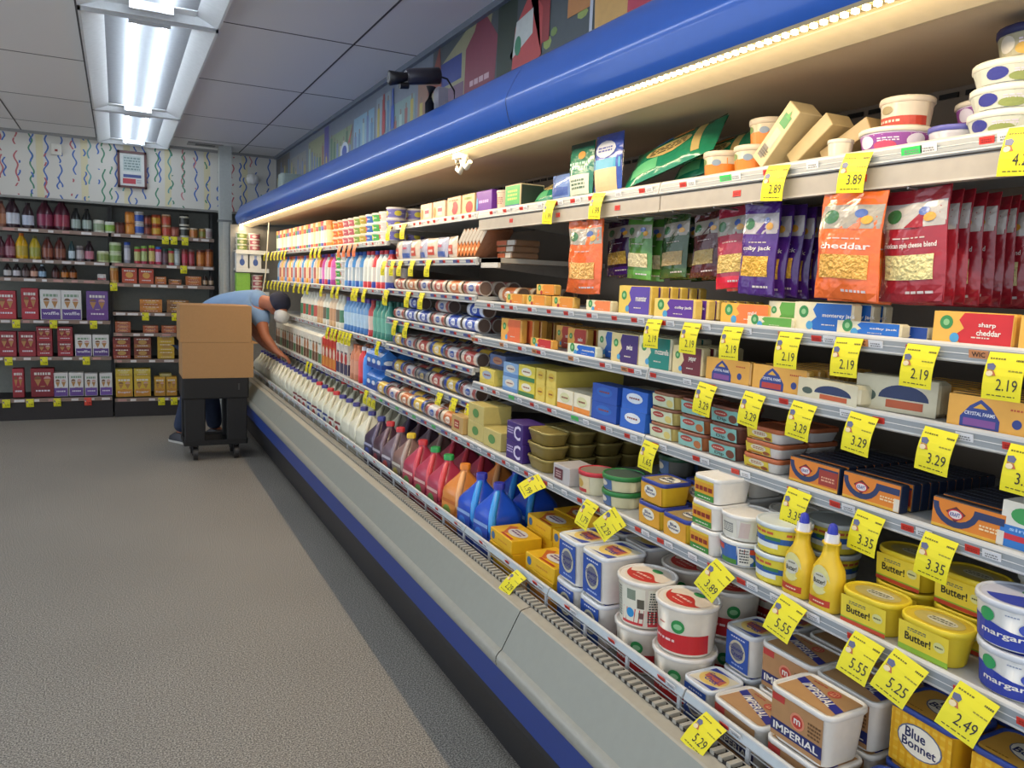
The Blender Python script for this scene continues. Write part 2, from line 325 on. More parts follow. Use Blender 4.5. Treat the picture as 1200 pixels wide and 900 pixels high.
# ---- fourth shelf dips
def dip_kind(lid,lab,col2,deep=.09,body=None,dip=True):
    def f(b,P,w,h):
        b.deco(P,rect(-w*.42,h*.06,w*.42,h*.9,8),lab); b.deco(P,ell(-w*.12,h*.6,w*.22,h*.2),'A6463C',.001); b.deco(P,scrib(-w*.12,h*.6,w*.3,h*.1,3),'E0C8B8',.0014)
        b.deco(P,ell(w*.26,h*.38,w*.13,h*.26),col2,.001)
        if dip: b.deco(P,text('Dip',-w*.08,h*.24,h*.24,w*.3),'3E4A46',.0014)
    return tub_kind('dip_tub',.112,deep,.043,.03,body or col2,lid,f,None,None,.9,.009,n=4,cat='tub')
K_dc=dip_kind('8C5C42','C9D0B0','D0C070',dip=False); K_dt=dip_kind('8A5440','88B8AE','B06A3C',dip=False); K_dd=dip_kind('7A4A3A','7EB2AA','6E3E2E')
def f_or(b,P,w,h):
    b.deco(P,rect(-w*.46,h*.06,w*.24,h*.9),'D6BE3C'); b.deco(P,ell(-w*.1,h*.55,w*.22,h*.26),'D8D2B8',.001); b.deco(P,scrib(-w*.1,h*.55,w*.3,h*.26,6,2),'A05A3A',.0014); b.deco(P,ell(w*.12,h*.24,w*.1,h*.14),'8A4A2A',.0012); b.deco(P,rect(-w*.4,h*.1,0,h*.2),'A8602A',.001)
K_ol=tub_kind('spread_tub',.112,.095,.034,.014,'D2CFC8','B4623A',f_or)
# ---- boxes of sliced cheese
def f_kraft(b,P,w,h):
    b.deco(P,rect(-w*.49,h*.03,w*.49,h*.97),'D97F26'); b.deco(P,rect(-w*.49,h*.03,w*.49,h*.13),'E0B040',.0008)
    vs=[];fs=[];N=10
    for i in range(N+1):
        a=math.radians(180+180*i/N); vs+=[(-w*.16+w*.33*math.cos(a),h*.85+h*.72*math.sin(a)),(-w*.16+w*.25*math.cos(a),h*.85+h*.52*math.sin(a))]
    for i in range(N): fs.append((2*i,2*i+2,2*i+3,2*i+1))
    b.deco(P,(vs,fs),'28365E',.001); b.deco(P,poly((-w*.3,h*.62),(-w*.16,h*.3),(-w*.02,h*.62),(-w*.16,h*.82)),'5E2A2A',.001)
    b.deco(P,ell(-w*.16,h*.56,w*.11,h*.17),'C8303A',.0014); b.deco(P,ell(-w*.16,h*.56,w*.09,h*.13),'E9DCD4',.0018); b.deco(P,text('KRAFT',-w*.16,h*.56,h*.13,w*.14),'2B3E8E',.0022)
    b.deco(P,rect(w*.1,h*.62,w*.48,h*.85),'28365E',.0012)
def f_kraft2(b,P,w,h): f_kraft(b,P,w,h); b.deco(P,rect(w*.12,h*.2,w*.48,h*.78),'98352A',.0016); b.deco(P,scrib(w*.3,h*.45,w*.26,h*.22,4,2),'D8A080',.002)
def f_kraft3(b,P,w,h): f_kraft(b,P,w,h); b.deco(P,scrib(w*.3,h*.4,w*.26,h*.2,4,2),'EBD0A0',.0016); b.deco(P,rect(w*.4,h*.05,w*.49,h*.5),'D8D0C0',.0014)
def s_kraft(b,P,d,h): b.deco(P,rect(-d*.48,h*.04,d*.48,h*.96),'1E2A44')
K_kr2=box_kind('sliced_cheese_pack',.135,.022,.056,'2A2E3C',f_kraft2,s_kraft); K_kr3=box_kind('sliced_cheese_pack',.135,.022,.056,'2A2E3C',f_kraft3,s_kraft)
def f_sing(b,P,w,h):
    b.deco(P,rect(-w*.49,0,w*.49,h),'DAD8CC'); b.deco(P,rect(-w*.49,h*.04,w*.49,h*.5),'2E74BE',.001); b.deco(P,rect(-w*.49,h*.2,w*.49,h*.32),'C4303A',.0014); b.deco(P,ell(-w*.15,h*.74,w*.2,h*.17),'3E9A54',.001); b.deco(P,text('singles',-w*.05,h*.42,h*.1,w*.6),'9CC0E4',.0018)
K_sin=box_kind('sliced_cheese_pack',.11,.06,.082,'DAD8CC',f_sing,cat='box')
# ---- cheese bars
def bar_kind(w,h,main,txt=None,left='E3D9B4',dot='3A8A4A',t=.03,accent='4C9CCB'):
    def f(b,P,w,h):
        b.deco(P,rect(-w*.49,0.001,w*.49,h*.99),left)
        vs=[(-w*.12,h*.02),(w*.48,h*.02),(w*.48,h*.97),(-w*.10,h*.97),(-w*.16,h*.75),(-w*.09,h*.5),(-w*.2,h*.28)]
        b.deco(P,(vs,[tuple(range(len(vs)))]),main,.001); b.deco(P,ell(-w*.32,h*.66,w*.085,w*.085),dot,.001); b.deco(P,ell(-w*.32,h*.66,w*.04,w*.04),'8CBE84',.0014)
        b.deco(P,ell(-w*.2,h*.2,w*.06,w*.06),accent,.0014)
        if txt:
            for k,q in enumerate(txt): b.deco(P,text(q,w*(.0+.13+.012*len(q)),h*(.62-.22*k)+(.0 if len(txt)>1 else -.06*h),h*.17,w*.052*len(q)*.8),WHITE,.0018)
        b.deco(P,scrib(w*.12,h*.25,w*.22,h*.07,2),'D9CFC0',.0016)
    return box_kind('cheese_bar',w,t,h,film(left),f,None,None,.004,'cheese')
K_sharp=bar_kind(.147,.058,'C9262B',['sharp','cheddar'],'E6B04A')
K_mjack=bar_kind(.155,.062,'1F66B8',['monterey jack']); K_cjack=bar_kind(.17,.053,'5B2F92',['colby jack'],'E6C86A'); K_muen=bar_kind(.155,.084,'5B45A0',['muenster'],'E0C058')
K_orb=bar_kind(.165,.05,'E87838',['mild'],'E8B040'); K_gr=bar_kind(.10,.06,'5FA040',None); K_grl=bar_kind(.14,.024,'5FA040',None); K_cj2=bar_kind(.15,.028,'1F6AC0',['colby jack']); K_bl3=bar_kind(.12,.024,'2C56B0',None)
K_chb=bar_kind(.135,.038,'D98A30',None,'E2B45C',accent='B03030'); K_org=bar_kind(.14,.035,'E8824A',None)
K_s3o=bar_kind(.165,.088,'DE6A3C',None,'E2A64C'); K_s3r=bar_kind(.12,.08,'B23A2C',['medium'],'DDA850'); K_s3rl=bar_kind(.15,.033,'C32F30',None,'E0A850'); K_s3b=bar_kind(.17,.035,'1F62C0',['mozzarella'],'DCE0C8')
K_s3bs=bar_kind(.13,.085,'2D60B0',None); K_s3p=bar_kind(.14,.088,'3E2668',['swiss'],'D8C488'); K_s3t=bar_kind(.145,.09,'1E8478',['mozzarella'],'DCD4B0'); K_s3m=bar_kind(.118,.076,'6E2430',['pepper'],'DCCB98')
def arch_kind(band,w=.16,h=.058):
    def f(b,P,w,h):
        b.deco(P,rect(-w*.49,0,w*.49,h),'DDA546')
        a=[(-w*.34,h*.05),(w*.1,h*.05),(w*.1,h*.35),(w*.0,h*.7),(-w*.12,h*.92),(-w*.24,h*.7),(-w*.34,h*.35)]
        b.deco(P,(a,[tuple(range(7))]),'2C3F86',.001)
        b.deco(P,poly((-w*.3,h*.1),(w*.06,h*.1),(w*.06,h*.32),(-w*.3,h*.32)),band,.0014); b.deco(P,poly((-w*.2,h*.64),(-w*.04,h*.64),(-w*.12,h*.8)),'D8A83C',.0014)
        b.deco(P,text('CRYSTAL FARMS',-w*.12,h*.48,h*.11,w*.34),'D9DDE8',.0018); b.deco(P,ell(w*.28,h*.35,h*.14,h*.14),'2C3F86',.001); b.deco(P,scrib(w*.3,h*.75,w*.2,h*.1,4),'B8502A',.001)
    return box_kind('cheese_slab',w,.024,h,film('D9A850'),f,None,None,.004,'cheese')
K_cf1=arch_kind('7A4A90'); K_cf2=arch_kind('B03A34')
def wrap_kind(w,h):
    def f(b,P,w,h):
        b.deco(P,rect(-w*.49,0,w*.49,h*.98),'D4CDB0'); b.deco(P,ell(w*.1,h*.38,w*.3,h*.4,12,0,180),'28365E',.001); b.deco(P,rect(-w*.1,h*.12,w*.34,h*.34),'BE5A32',.0014); b.deco(P,ell(-w*.32,h*.4,w*.09,h*.16),'4A5A50',.001)
    return box_kind('cheese_slab',w,.05,h,film('CFC8A8'),f,None,None,.008,'cheese')
K_wr1=wrap_kind(.17,.045); K_wr2=wrap_kind(.17,.07)
# ---- butter boxes
def bbox(w,d,h,c1,c2,c3,txt=None,name='butter_box'):
    def f(b,P,w,h):
        b.deco(P,rect(-w*.5,0,w*.5,h),c1,.0004); b.deco(P,rect(-w*.5,0,w*.5,h*.28),c2,.0008); b.deco(P,ell(0,h*.6,w*.32,h*.26,14),c3,.0012); b.deco(P,scrib(0,h*.6,w*.4,h*.16,3),'8A4034',.0016)
    def s(b,P,d,h): b.deco(P,rect(-d*.5,h*.08,d*.5,h*.92),c1,.0006); b.deco(P,scrib(0,h*.5,d*.6,h*.2,3),c2,.001)
    return box_kind(name,w,d,h,c1,f,s)
K_b1=bbox(.125,.13,.055,'8FB2D6','5E86B8','D8D2C4'); K_b2=bbox(.125,.13,.057,'DDCB4C','3E7A4A','E3DFC8'); K_b3=bbox(.065,.28,.058,'D9C25A','D9C25A','D6B23E'); K_b4=bbox(.10,.12,.064,'E2DCC4','DE8A3A','CFCFA0')
K_b5=bbox(.135,.06,.056,'2850A8','2850A8','2C62B4'); K_b6=bbox(.125,.05,.058,'2A62BE','2A62BE','D9DFE4'); K_b7=bbox(.14,.10,.065,'DCC860','CDB850','9CA8B8'); K_b8=bbox(.14,.13,.058,'5A6C94','2A3452','A8765A')
K_gold=tub_kind('butter_tray',.145,.10,.045,.03,mat('8E7C42',.3,.3),mat('A09052',.3,.3),None,None,None,.86,.008,n=4)
def f_C(b,P,w,h): b.deco(P,text('C',w*.18,h*.5,h*.75,w*.42),'D8CFE4',.0012); b.deco(P,scrib(-w*.25,h*.55,w*.36,h*.4,3,3),'B8A8D0',.001)
K_pc=box_kind('purple_carton',.125,.09,.068,'3E246E',f_C,None,None)
def f_tan(b,P,w,h): b.deco(P,rect(-w*.25,h*.25,w*.2,h*.75),'A83A2C',.001); b.deco(P,scrib(-w*.02,h*.5,w*.3,h*.3,2,2),'E0C8A8',.0014)
K_tan=box_kind('sausage_carton',.12,.08,.07,'BE9C62',f_tan,None,None)
def f_yg(b,P,w,h): b.deco(P,ell(0,h*.5,w*.2,h*.25),'5A8A4A',.001)
K_yg=box_kind('butter_box',.15,.12,.07,'C2B26C',f_yg,None,None)
def f_ds(b,P,w,h): b.deco(P,rect(-w*.4,h*.2,w*.1,h*.8),'5E2634',.001); b.deco(P,scrib(-w*.15,h*.5,w*.3,h*.4,2,3),'C8A8A8',.0014)
K_ds=box_kind('cheese_carton',.10,.10,.058,'B4B0B0',f_ds,None,None)
def f_rl(b,P,w,h): b.deco(P,rect(-.04,h*.08,.03,h*.85,6),'D9C8A0'); b.deco(P,ell(-.01,h*.5,.018,h*.2),'C8A04A',.001); b.deco(P,rect(-.02,h*.1,.02,h*.26,4),'B82E34',.0012)
K_rl=tub_kind('cheese_tub',.112,.112,.07,.056,'D8D2B4','BE2E3A',f_rl,None,None,.9,.014,lidtop='8E7E70',n=5)
def f_gl(b,P,w,h): b.deco(P,rect(-.045,h*.08,.02,h*.85,6),'4E6A96'); b.deco(P,ell(-.015,h*.5,.018,h*.2),'D8D0C0',.001)
K_gl=tub_kind('cheese_tub',.12,.12,.046,.06,'D9D4AE','2C7A3E',f_gl,None,None,.92,.014,lidtop='4A5A50',n=5)
K_dg=tub_kind('cheese_tub',.10,.10,.055,.05,'5A5C58','1E4A34',f_gl,None,None,.92,.014,lidtop='3A4A44',n=5)
# ---- deck slice boxes
def f_vel(b,P,w,h): b.deco(P,ell(-w*.36,h*.5,h*.3,h*.3,10),'3E6A96',.0008); b.deco(P,scrib(w*.1,h*.5,w*.4,h*.2,4),'D08A20',.0008)
def t_vel(b,P,w,d):
    b.deco(P,poly((-w*.4,d*.1),(-w*.1,-d*.35),(0,-d*.3),(-w*.26,d*.3)),'C8662A',.0008); b.deco(P,ell(w*.1,0,w*.3,d*.26,16),'D9D4CC',.0012); b.deco(P,scrib(w*.1,d*.02,w*.42,d*.26,4,2),'7A4A78',.0016); b.deco(P,rect(-w*.1,-d*.44,w*.4,-d*.36),'B8381F',.001)
K_vel=box_kind('cheese_box',.17,.11,.045,'E6B31C',f_vel,None,t_vel)
K_vlo=box_kind('cheese_box',.17,.11,.045,'D9903A',f_vel,None,t_vel)
# ---- jugs
def jug_kind(col,cap,label=None,hand=None,band=None,clear=False):
    m=mat(col,.28,coat=.3,var=.05); b=MB()
    b.loft([(0,.062,.062,.026),(.008,.070,.070,.03),(.075,.0705,.0705,.03),(.08,.067,.067,.03),(.086,.0705,.0705,.03),(.145,.0715,.0715,.032),(.160,.069,.069,.034),(.175,.060,.060,.034),(.20,.040,.040,.03),(.222,.0225,.0225,.022),(.23,.019,.019,.019),(.24,.019,.019,.019)],m,4)
    P=S_front(.0715)
    if label:
        b.deco(P,rect(-.05,.03,.05,.125),label[0]); b.deco(P,ell(-.01,.075,.03,.028,12),label[1],.0012); b.deco(P,scrib(0,.04,.08,.012,5),label[2],.0012); b.deco(P,rect(-.05,.112,.05,.125),label[2],.0012)
    q=.7071; hnd=MB(); hm=mat(hand or col,.25,coat=.4,var=.04)
    hnd.tube([(q*.014,-q*.014,.228),(q*.035,-q*.035,.218),(q*.062,-q*.062,.192),(q*.085,-q*.085,.160),(q*.088,-q*.088,.11),(q*.080,-q*.080,.06)],[.009,.012,.0135,.014,.014,.012],hm,8)
    c=MB(); c.loft([(.238,.0215,.0215,.0215),(.256,.0215,.0215,.0215),(.259,.019,.019,.019)],cap,4)
    return Kind('milk_jug' if col in MILK else 'drink_jug','jug',.144,.144,.26,[('body',b),('handle',hnd),('cap',c)])
MILK=('DDDCC4','E2DFC8')
LW=('D9D8CC','B03A34','7A2A2A'); LB=('D9D8CC','3E56A0','2C3A7A')
K_mb=jug_kind('DDDCC4','3C3A86',LW); K_mr=jug_kind('DDDCC4','C43034',LB); K_mw=jug_kind('E2DFC8','37357C',None)
K_jc={}
for nm,(c,cap,hd,lb) in dict(blue=('1E50C4','2A2F9E','3C9CE8',('2A4AA8','3E7AD0','8AA8DC')),orange=('E08A3C','E08428','F2B070',('D9873A','7E9E46','C86A28')),
    pink=('B43A54','C8343C','D8505E',('A83A4A','5E8A48','E0B0A8')),pinkg=('B43A54','2E9A4E','DC5058',('A83A4A','5E8A48','E0B0A8')),tea=('6E5A66','C8343C','8E7E86',('5A5060','A8453C','C8C0C4')),
    teay=('8A6A62','E0C030','B09E94',('7A6A60','9A8A40','C8C0B0')),purple=('3E3048','38408E','6A6078',('3A3450','4A5AA0','A8A8C0')),darkr=('4E3440','C8343C','7E6670',('3E3040','8E3A40','B8B0B8'))).items():
    K_jc[nm]=jug_kind(c,cap,lb,hd)
# ---- bottles / cartons for the far part of the case
def bottle_kind(prof,bands,cap,name='bottle',caph=.02,n=4,rcap=None):
    b=MB()
    for k,(z0,z1,c) in enumerate(bands):
        pr=[]; zs=sorted(set([z0,z1]+[p[0] for p in prof if z0<p[0]<z1]))
        for z in zs:
            for i in range(len(prof)-1):
                a,d=prof[i],prof[i+1]
                if a[0]<=z<=d[0]:
                    t=(z-a[0])/(d[0]-a[0]) if d[0]>a[0] else 0; r=a[1]+(d[1]-a[1])*t; break
            pr.append((z,r,r,r))
        b.loft(pr,mat(c,.3,coat=.3),n,cap0=(k==0),cap1=(k==len(bands)-1))
    zt=prof[-1][0]; rc=rcap or prof[-1][1]*1.12
    c=MB(); c.loft([(zt-.002,rc,rc,rc),(zt+caph,rc*.95,rc*.95,rc)],cap,n)
    R=max(p[1] for p in prof)
    return Kind(name,'bottle',2*R,2*R,zt+caph,[('body',b),('cap',c)])
TALL=[(0,.034),(.004,.038),(.13,.038),(.16,.034),(.185,.02),(.2,.017)]
SLIM=[(0,.03),(.004,.034),(.05,.03),(.09,.034),(.15,.032),(.18,.018),(.195,.015)]
def tb(a,b_,c,cap,pr=TALL): h=pr[-1][0]; return bottle_kind(pr,[(0,h*.2,a),(h*.2,h*.62,b_),(h*.62,h,c)],cap)
def carton_kind(c1,c2,c3,h=.2,cap=None):
    b=MB(); w=.092; hx=w/2
    b.box(-hx,hx,-hx,hx,0,h,c1); b.add([(-hx,-hx,h),(hx,-hx,h),(hx,hx,h),(-hx,hx,h),(-hx,0,h+.035),(hx,0,h+.035)],[(0,1,5,4),(2,3,4,5),(1,2,5),(3,0,4)],c1); b.box(-hx,hx,-.003,.003,h+.03,h+.048,c1)
    for P in (S_front(hx),S_right(hx)):
        b.deco(P,rect(-hx*.95,h*.05,hx*.95,h*.4),c2); b.deco(P,ell(0,h*.55,hx*.7,h*.18,12),c3,.001); b.deco(P,scrib(0,h*.75,w*.7,h*.1,4),c2,.001)
    return Kind('drink_carton','carton',w,w,h+.05,[('drink_carton',b)])
def small_tub(w,h,body,lid,c2,c3):
    def f(b,P,ww,hh): b.deco(P,rect(-w*.45,hh*.12,w*.45,hh*.84,8),c2); b.deco(P,ell(-w*.05,hh*.5,w*.2,hh*.26,10),c3,.001); b.deco(P,scrib(w*.2,hh*.5,w*.25,hh*.2,4),body,.0014)
    return tub_kind('yogurt_tub',w,w,h,w/2,body,lid,f,f,None,.86,.008,n=4)
def tube_kind(c1,c2,c3,L=.17,r=.031,ends='C9C5C0'):
    b=MB(); N=14
    def ringv(x,rr): return [(x,rr*math.cos(2*math.pi*k/N),r+rr*math.sin(2*math.pi*k/N)) for k in range(N)]
    segs=[(-L/2,-L*.3,c2),(-L*.3,L*.28,c1),(L*.28,L/2-.004,c2)]
    for x0,x1,c in segs:
        b.add(ringv(x0,r)+ringv(x1,r),[(k,(k+1)%N,(k+1)%N+N,k+N)[::-1] for k in range(N)],mat(c,.3,coat=.3),True)
    em=mat(ends,.3,.6); EE=[]
    for sx in (-1,1):
        e=MB(); EE.append(e); x=sx*L/2; A=ringv(x-sx*.004,r*1.03)+ringv(x,r*1.03)+ringv(x,r*.9)+ringv(x-sx*.004,r*.88)
        fs=[]
        for j in range(3): fs+=[(j*N+k,j*N+(k+1)%N,(j+1)*N+(k+1)%N,(j+1)*N+k) for k in range(N)]
        fs=[f[::-1] for f in fs] if sx>0 else fs
        e.add(A,fs,em,False); e.add(ringv(x-sx*.004,r*.89),[tuple(range(N))[::(1 if sx>0 else -1)]],mat('7E6A60',.35,.5))
    P=lambda u,v,o:(u,-(r+o)*math.cos(v/r-.35),r+(r+o)*math.sin(v/r-.35))
    b.deco(P,ell(0,r*.35,L*.16,r*.5,12),c3); b.deco(P,scrib(0,r*.35,L*.24,r*.35,4,2),c1,.001)
    return Kind('dough_can','can',L,2*r,2*r,[('body',b),('metal_end',EE[0]),('metal_end',EE[1])])
# ---- shredded cheese pouches
def pouch_kind(w,h,t,main,win,header=None,bottom=None,txt=None,seed=1,band='9A9488'):
    header=header or main; bottom=bottom or main; rr=random.Random(seed); ph=[rr.uniform(0,6) for _ in range(6)]
    def Y(u,v):
        a=min(1,abs(u)/(w/2)); q=min(1,max(0,v/h)); bul=t/2*(1-a**4)*max(0,math.sin(math.pi*min(1,q/.9)**.8 if q<.9 else 0))**.55
        return bul+.0022*math.sin(40*u+ph[0]+22*v)*math.sin(30*v+ph[1])+.0015*math.sin(95*u+ph[2]-60*v)
    def P(u,v,o): return (u*(1-.03*math.sin(math.pi*v/h))+.003*math.sin(25*v+ph[3]),-Y(u,v)-o-.001,v+.003*math.sin(20*u+ph[4]))
    def Pb(u,v,o): p=P(u,v,0); return (p[0],-p[1]*.8+.0006,p[2])
    b=MB(); nu,nv=12,18; g=rect(-w/2,0,w/2,h,nu,nv)
    b.add([P(u,v,0) for u,v in g[0]],g[1],film(main),True); b.add([Pb(u,v,0) for u,v in g[0]],[f[::-1] for f in g[1]],film(main),True)
    ed=[i for i in range(nu+1)]+[j*(nu+1)+nu for j in range(1,nv+1)]+[nv*(nu+1)+i for i in range(nu-1,-1,-1)]+[j*(nu+1) for j in range(nv-1,0,-1)]
    A=[P(*g[0][i],0) for i in ed]; B=[Pb(*g[0][i],0) for i in ed]; n=len(A)
    b.add(A+B,[(i,i+n,(i+1)%n+n,(i+1)%n) for i in range(n)],film(main))
    def D(s,c,o): b.deco(P,s,film(c) if isinstance(c,str) else c,o)
    D(rect(-w*.495,h*.88,w*.495,h*.99,8,2),header,.0007); D(rect(-w*.49,h*.66,w*.49,h*.88,8,4),band,.0007)
    D(poly((-w*.1,h*.665),(w*.2,h*.82),(w*.49,h*.70),(w*.49,h*.66),(w*.2,h*.655)),main,.0012)
    D(ell(-w*.28,h*.77,w*.13,h*.065,14),'3A6A40',.0014); D(ell(w*.2,h*.80,w*.09,h*.04,12),'4A62A0',.0018); D(ell(w*.3,h*.74,w*.09,h*.04,12),'D09A3C',.002)
    if txt: D(text(txt,0,h*.50,h*.06,w*.8),'D9D2CC',.0016)
    D(scrib(0,h*.57,w*.5,h*.02,seed),'C9B8B0',.0014)
    D(rect(-w*.4,h*.2,w*.38,h*.42,8,4),mat(win,.4,bump=1,scale=110,var=.25),.0013); D(rect(-w*.49,h*.01,w*.49,h*.15,8,2),bottom,.0012); D(scrib(w*.18,h*.09,w*.4,h*.04,seed+3),'C9C0C0',.0018)
    return Kind('cheese_pouch','pouch',w,t,h,[('cheese_pouch',b)])
K_pora=pouch_kind(.155,.215,.03,'E0682A','D8A44C',seed=1,txt='cheddar'); K_por2=pouch_kind(.20,.235,.03,'DE6428','DDA85C',seed=5)
K_pred=pouch_kind(.145,.212,.028,'96202C','D8CC90',seed=2,txt='mexican style cheese blend',band='B4AEA6'); K_ppur=pouch_kind(.112,.215,.022,'4A2478','D9A83E',seed=3,txt='colby jack',band='B0A8A8')
K_ppin=pouch_kind(.11,.205,.022,'9E2A40','CFAE62',seed=4,bottom='D8203C'); K_pdp=pouch_kind(.125,.175,.022,'2E1C3E','B8963C',seed=6,bottom='42246C'); K_pgr=pouch_kind(.125,.185,.022,'4A7E34','CFC49A',seed=7,bottom='5C9A40')
K_pdg=pouch_kind(.12,.18,.022,'2E4A26','A8946A',seed=8,bottom='3C5A2C'); K_pdr=pouch_kind(.115,.175,.022,'4E1A20','B09A66',seed=9)
print('kinds ready')
# ================================================================== SETTING
def struct(name,mb): return obj(name,mb,kind='structure')
def slab(name,x0,x1,y0,y1,z0,z1,m): b=MB(); b.box(x0,x1,y0,y1,z0,z1,m); return struct(name,b)
def floor_mat():
    m=bpy.data.materials.new('speckled_floor'); m.use_nodes=True; nt=m.node_tree; b=nt.nodes['Principled BSDF']; b.inputs['Roughness'].default_value=.6
    tc=nt.nodes.new('ShaderNodeTexCoord'); v=nt.nodes.new('ShaderNodeTexNoise'); v.inputs['Scale'].default_value=190; v.inputs['Detail'].default_value=3; nt.links.new(tc.outputs['Object'],v.inputs['Vector'])
    r=nt.nodes.new('ShaderNodeValToRGB'); e=r.color_ramp.elements; e[0].position=.36; e[0].color=lin('5A5753'); e[1].position=.64; e[1].color=lin('C6C0B3'); k=e.new(.5); k.color=lin('968F84')
    n2=nt.nodes.new('ShaderNodeTexNoise'); n2.inputs['Scale'].default_value=1.3; nt.links.new(tc.outputs['Object'],n2.inputs['Vector'])
    mx=nt.nodes.new('ShaderNodeMix'); mx.data_type='RGBA'; mx.blend_type='MULTIPLY'; mx.inputs[0].default_value=.25
    nt.links.new(v.outputs['Fac'],r.inputs[0]); nt.links.new(r.outputs[0],mx.inputs[6]); nt.links.new(n2.outputs['Fac'],mx.inputs[7]); nt.links.new(mx.outputs[2],b.inputs['Base Color'])
    return m
def wallpaper():
    m=bpy.data.materials.new('confetti_wallpaper'); m.use_nodes=True; nt=m.node_tree; N=nt.nodes.new; L=nt.links.new; b=nt.nodes['Principled BSDF']; b.inputs['Roughness'].default_value=.7
    def M(op,a,c=None,d=None):
        n=N('ShaderNodeMath'); n.operation=op
        for i,x in enumerate((a,c,d)):
            if x is None: continue
            if isinstance(x,(int,float)): n.inputs[i].default_value=x
            else: L(x,n.inputs[i])
        return n.outputs[0]
    tc=N('ShaderNodeTexCoord'); sp=N('ShaderNodeSeparateXYZ'); L(tc.outputs['Object'],sp.inputs[0]); X=M('ADD',sp.outputs[0],sp.outputs[1]); Z=sp.outputs[2]
    base=None; col=None
    def layer(width,off,prev,amp,freq,dash):
        c0=M('FLOOR',M('DIVIDE',M('ADD',X,off),width)); wn=N('ShaderNodeTexWhiteNoise'); wn.noise_dimensions='1D'; L(M('ADD',c0,off*9),wn.inputs['W']); r=wn.outputs['Value']
        ph=M('MULTIPLY',r,30.); ns=N('ShaderNodeTexNoise'); ns.noise_dimensions='2D'; ns.inputs['Scale'].default_value=freq
        cv=N('ShaderNodeCombineXYZ'); L(ph,cv.inputs[0]); L(Z,cv.inputs[1]); L(cv.outputs[0],ns.inputs['Vector'])
        sw=M('ADD',M('MULTIPLY',M('SUBTRACT',ns.outputs['Fac'],.5),amp*2.6),M('MULTIPLY',M('SINE',M('ADD',M('MULTIPLY',Z,freq*11.),ph)),amp*.7))
        x=M('SUBTRACT',M('DIVIDE',M('ADD',X,off),width),c0); d=M('ABSOLUTE',M('SUBTRACT',M('SUBTRACT',x,.5),M('DIVIDE',sw,width)))
        line=M('LESS_THAN',d,.0072/width)
        n3=N('ShaderNodeTexNoise'); n3.noise_dimensions='2D'; n3.inputs['Scale'].default_value=7; cv2=N('ShaderNodeCombineXYZ'); L(M('MULTIPLY',ph,3.3),cv2.inputs[0]); L(Z,cv2.inputs[1]); L(cv2.outputs[0],n3.inputs['Vector'])
        msk=M('MULTIPLY',line,M('GREATER_THAN',n3.outputs['Fac'],dash))
        rp=N('ShaderNodeValToRGB'); rp.color_ramp.interpolation='CONSTANT'; e=rp.color_ramp.elements; e[0].position=0; e[0].color=lin('4468AE'); e[1].position=.25; e[1].color=lin('B46468')
        for p,h in ((.42,'4C8468'),(.6,'4A6CB0'),(.75,'C08084'),(.88,'6A9E9C')): q=e.new(p); q.color=lin(h)
        L(M('FRACT',M('MULTIPLY',r,7.13)),rp.inputs[0])
        mx=N('ShaderNodeMix'); mx.data_type='RGBA'; L(msk,mx.inputs[0]); L(prev,mx.inputs[6]) if not isinstance(prev,tuple) else setattr(mx.inputs[6],'default_value',prev); L(rp.outputs[0],mx.inputs[7]); return mx.outputs[2]
    c=M('LESS_THAN',M('FRACT',M('DIVIDE',X,.37)),.16); mx=N('ShaderNodeMix'); mx.data_type='RGBA'; L(c,mx.inputs[0]); mx.inputs[6].default_value=lin('CFCDC4'); mx.inputs[7].default_value=lin('D2CBA6')
    o=layer(.12,.0,mx.outputs[2],.018,4.,.42); o=layer(.11,.31,o,.013,6.,.54)
    L(o,b.inputs['Base Color']); return m
slab('floor',-4,2.2,-1.6,9.4,-.05,0,floor_mat())
CEIL=mat('DEDCDA',.9,bump=.15,scale=300,var=.05)
slab('ceiling',-4,1.7,-1.6,9.4,2.74,2.8,CEIL)
slab('wall_back',-4,2.2,9.4,9.5,-.05,2.8,'6A6C66')
slab('wall_soffit',-4,1.54,8.8,8.9,2.12,2.74,wallpaper())
slab('wall_right',1.54,1.64,-1.6,8.8,2.16,2.74,'767E88')
slab('wall_side',2.1,2.2,-1.6,9.4,0,2.8,'6A6C66')
b=MB(); d=mat('4A4646',.8)
for x in (-3.2,-2.0,-1.38,-.77,-.15,.49,1.16): b.box(x-.005,x+.005,-1.6,8.8,2.7385,2.742,d)
for y in (-.8,.45,1.72,3.03,4.33,5.63,6.97,8.2): b.box(-4,1.54,y-.005,y+.005,2.7385,2.742,d)
struct('trim_1',b)
b=MB(); b.box(-4,1.54,8.775,8.8,2.715,2.74,'8E8E8C'); b.box(1.515,1.54,-1.6,8.775,2.71,2.74,'6E7680'); b.box(-4,1.54,8.785,8.8,2.115,2.135,'8C8C86'); struct('trim_2',b)
b=MB(); b.box(.925,1.04,8.40,8.52,0,2.74,'A7ABA6'); b.box(.915,1.05,8.39,8.53,2.0,2.02,'6E7270'); b.box(.955,1.01,8.39,8.40,0,2.0,'BDBDB4'); struct('trim_3',b)
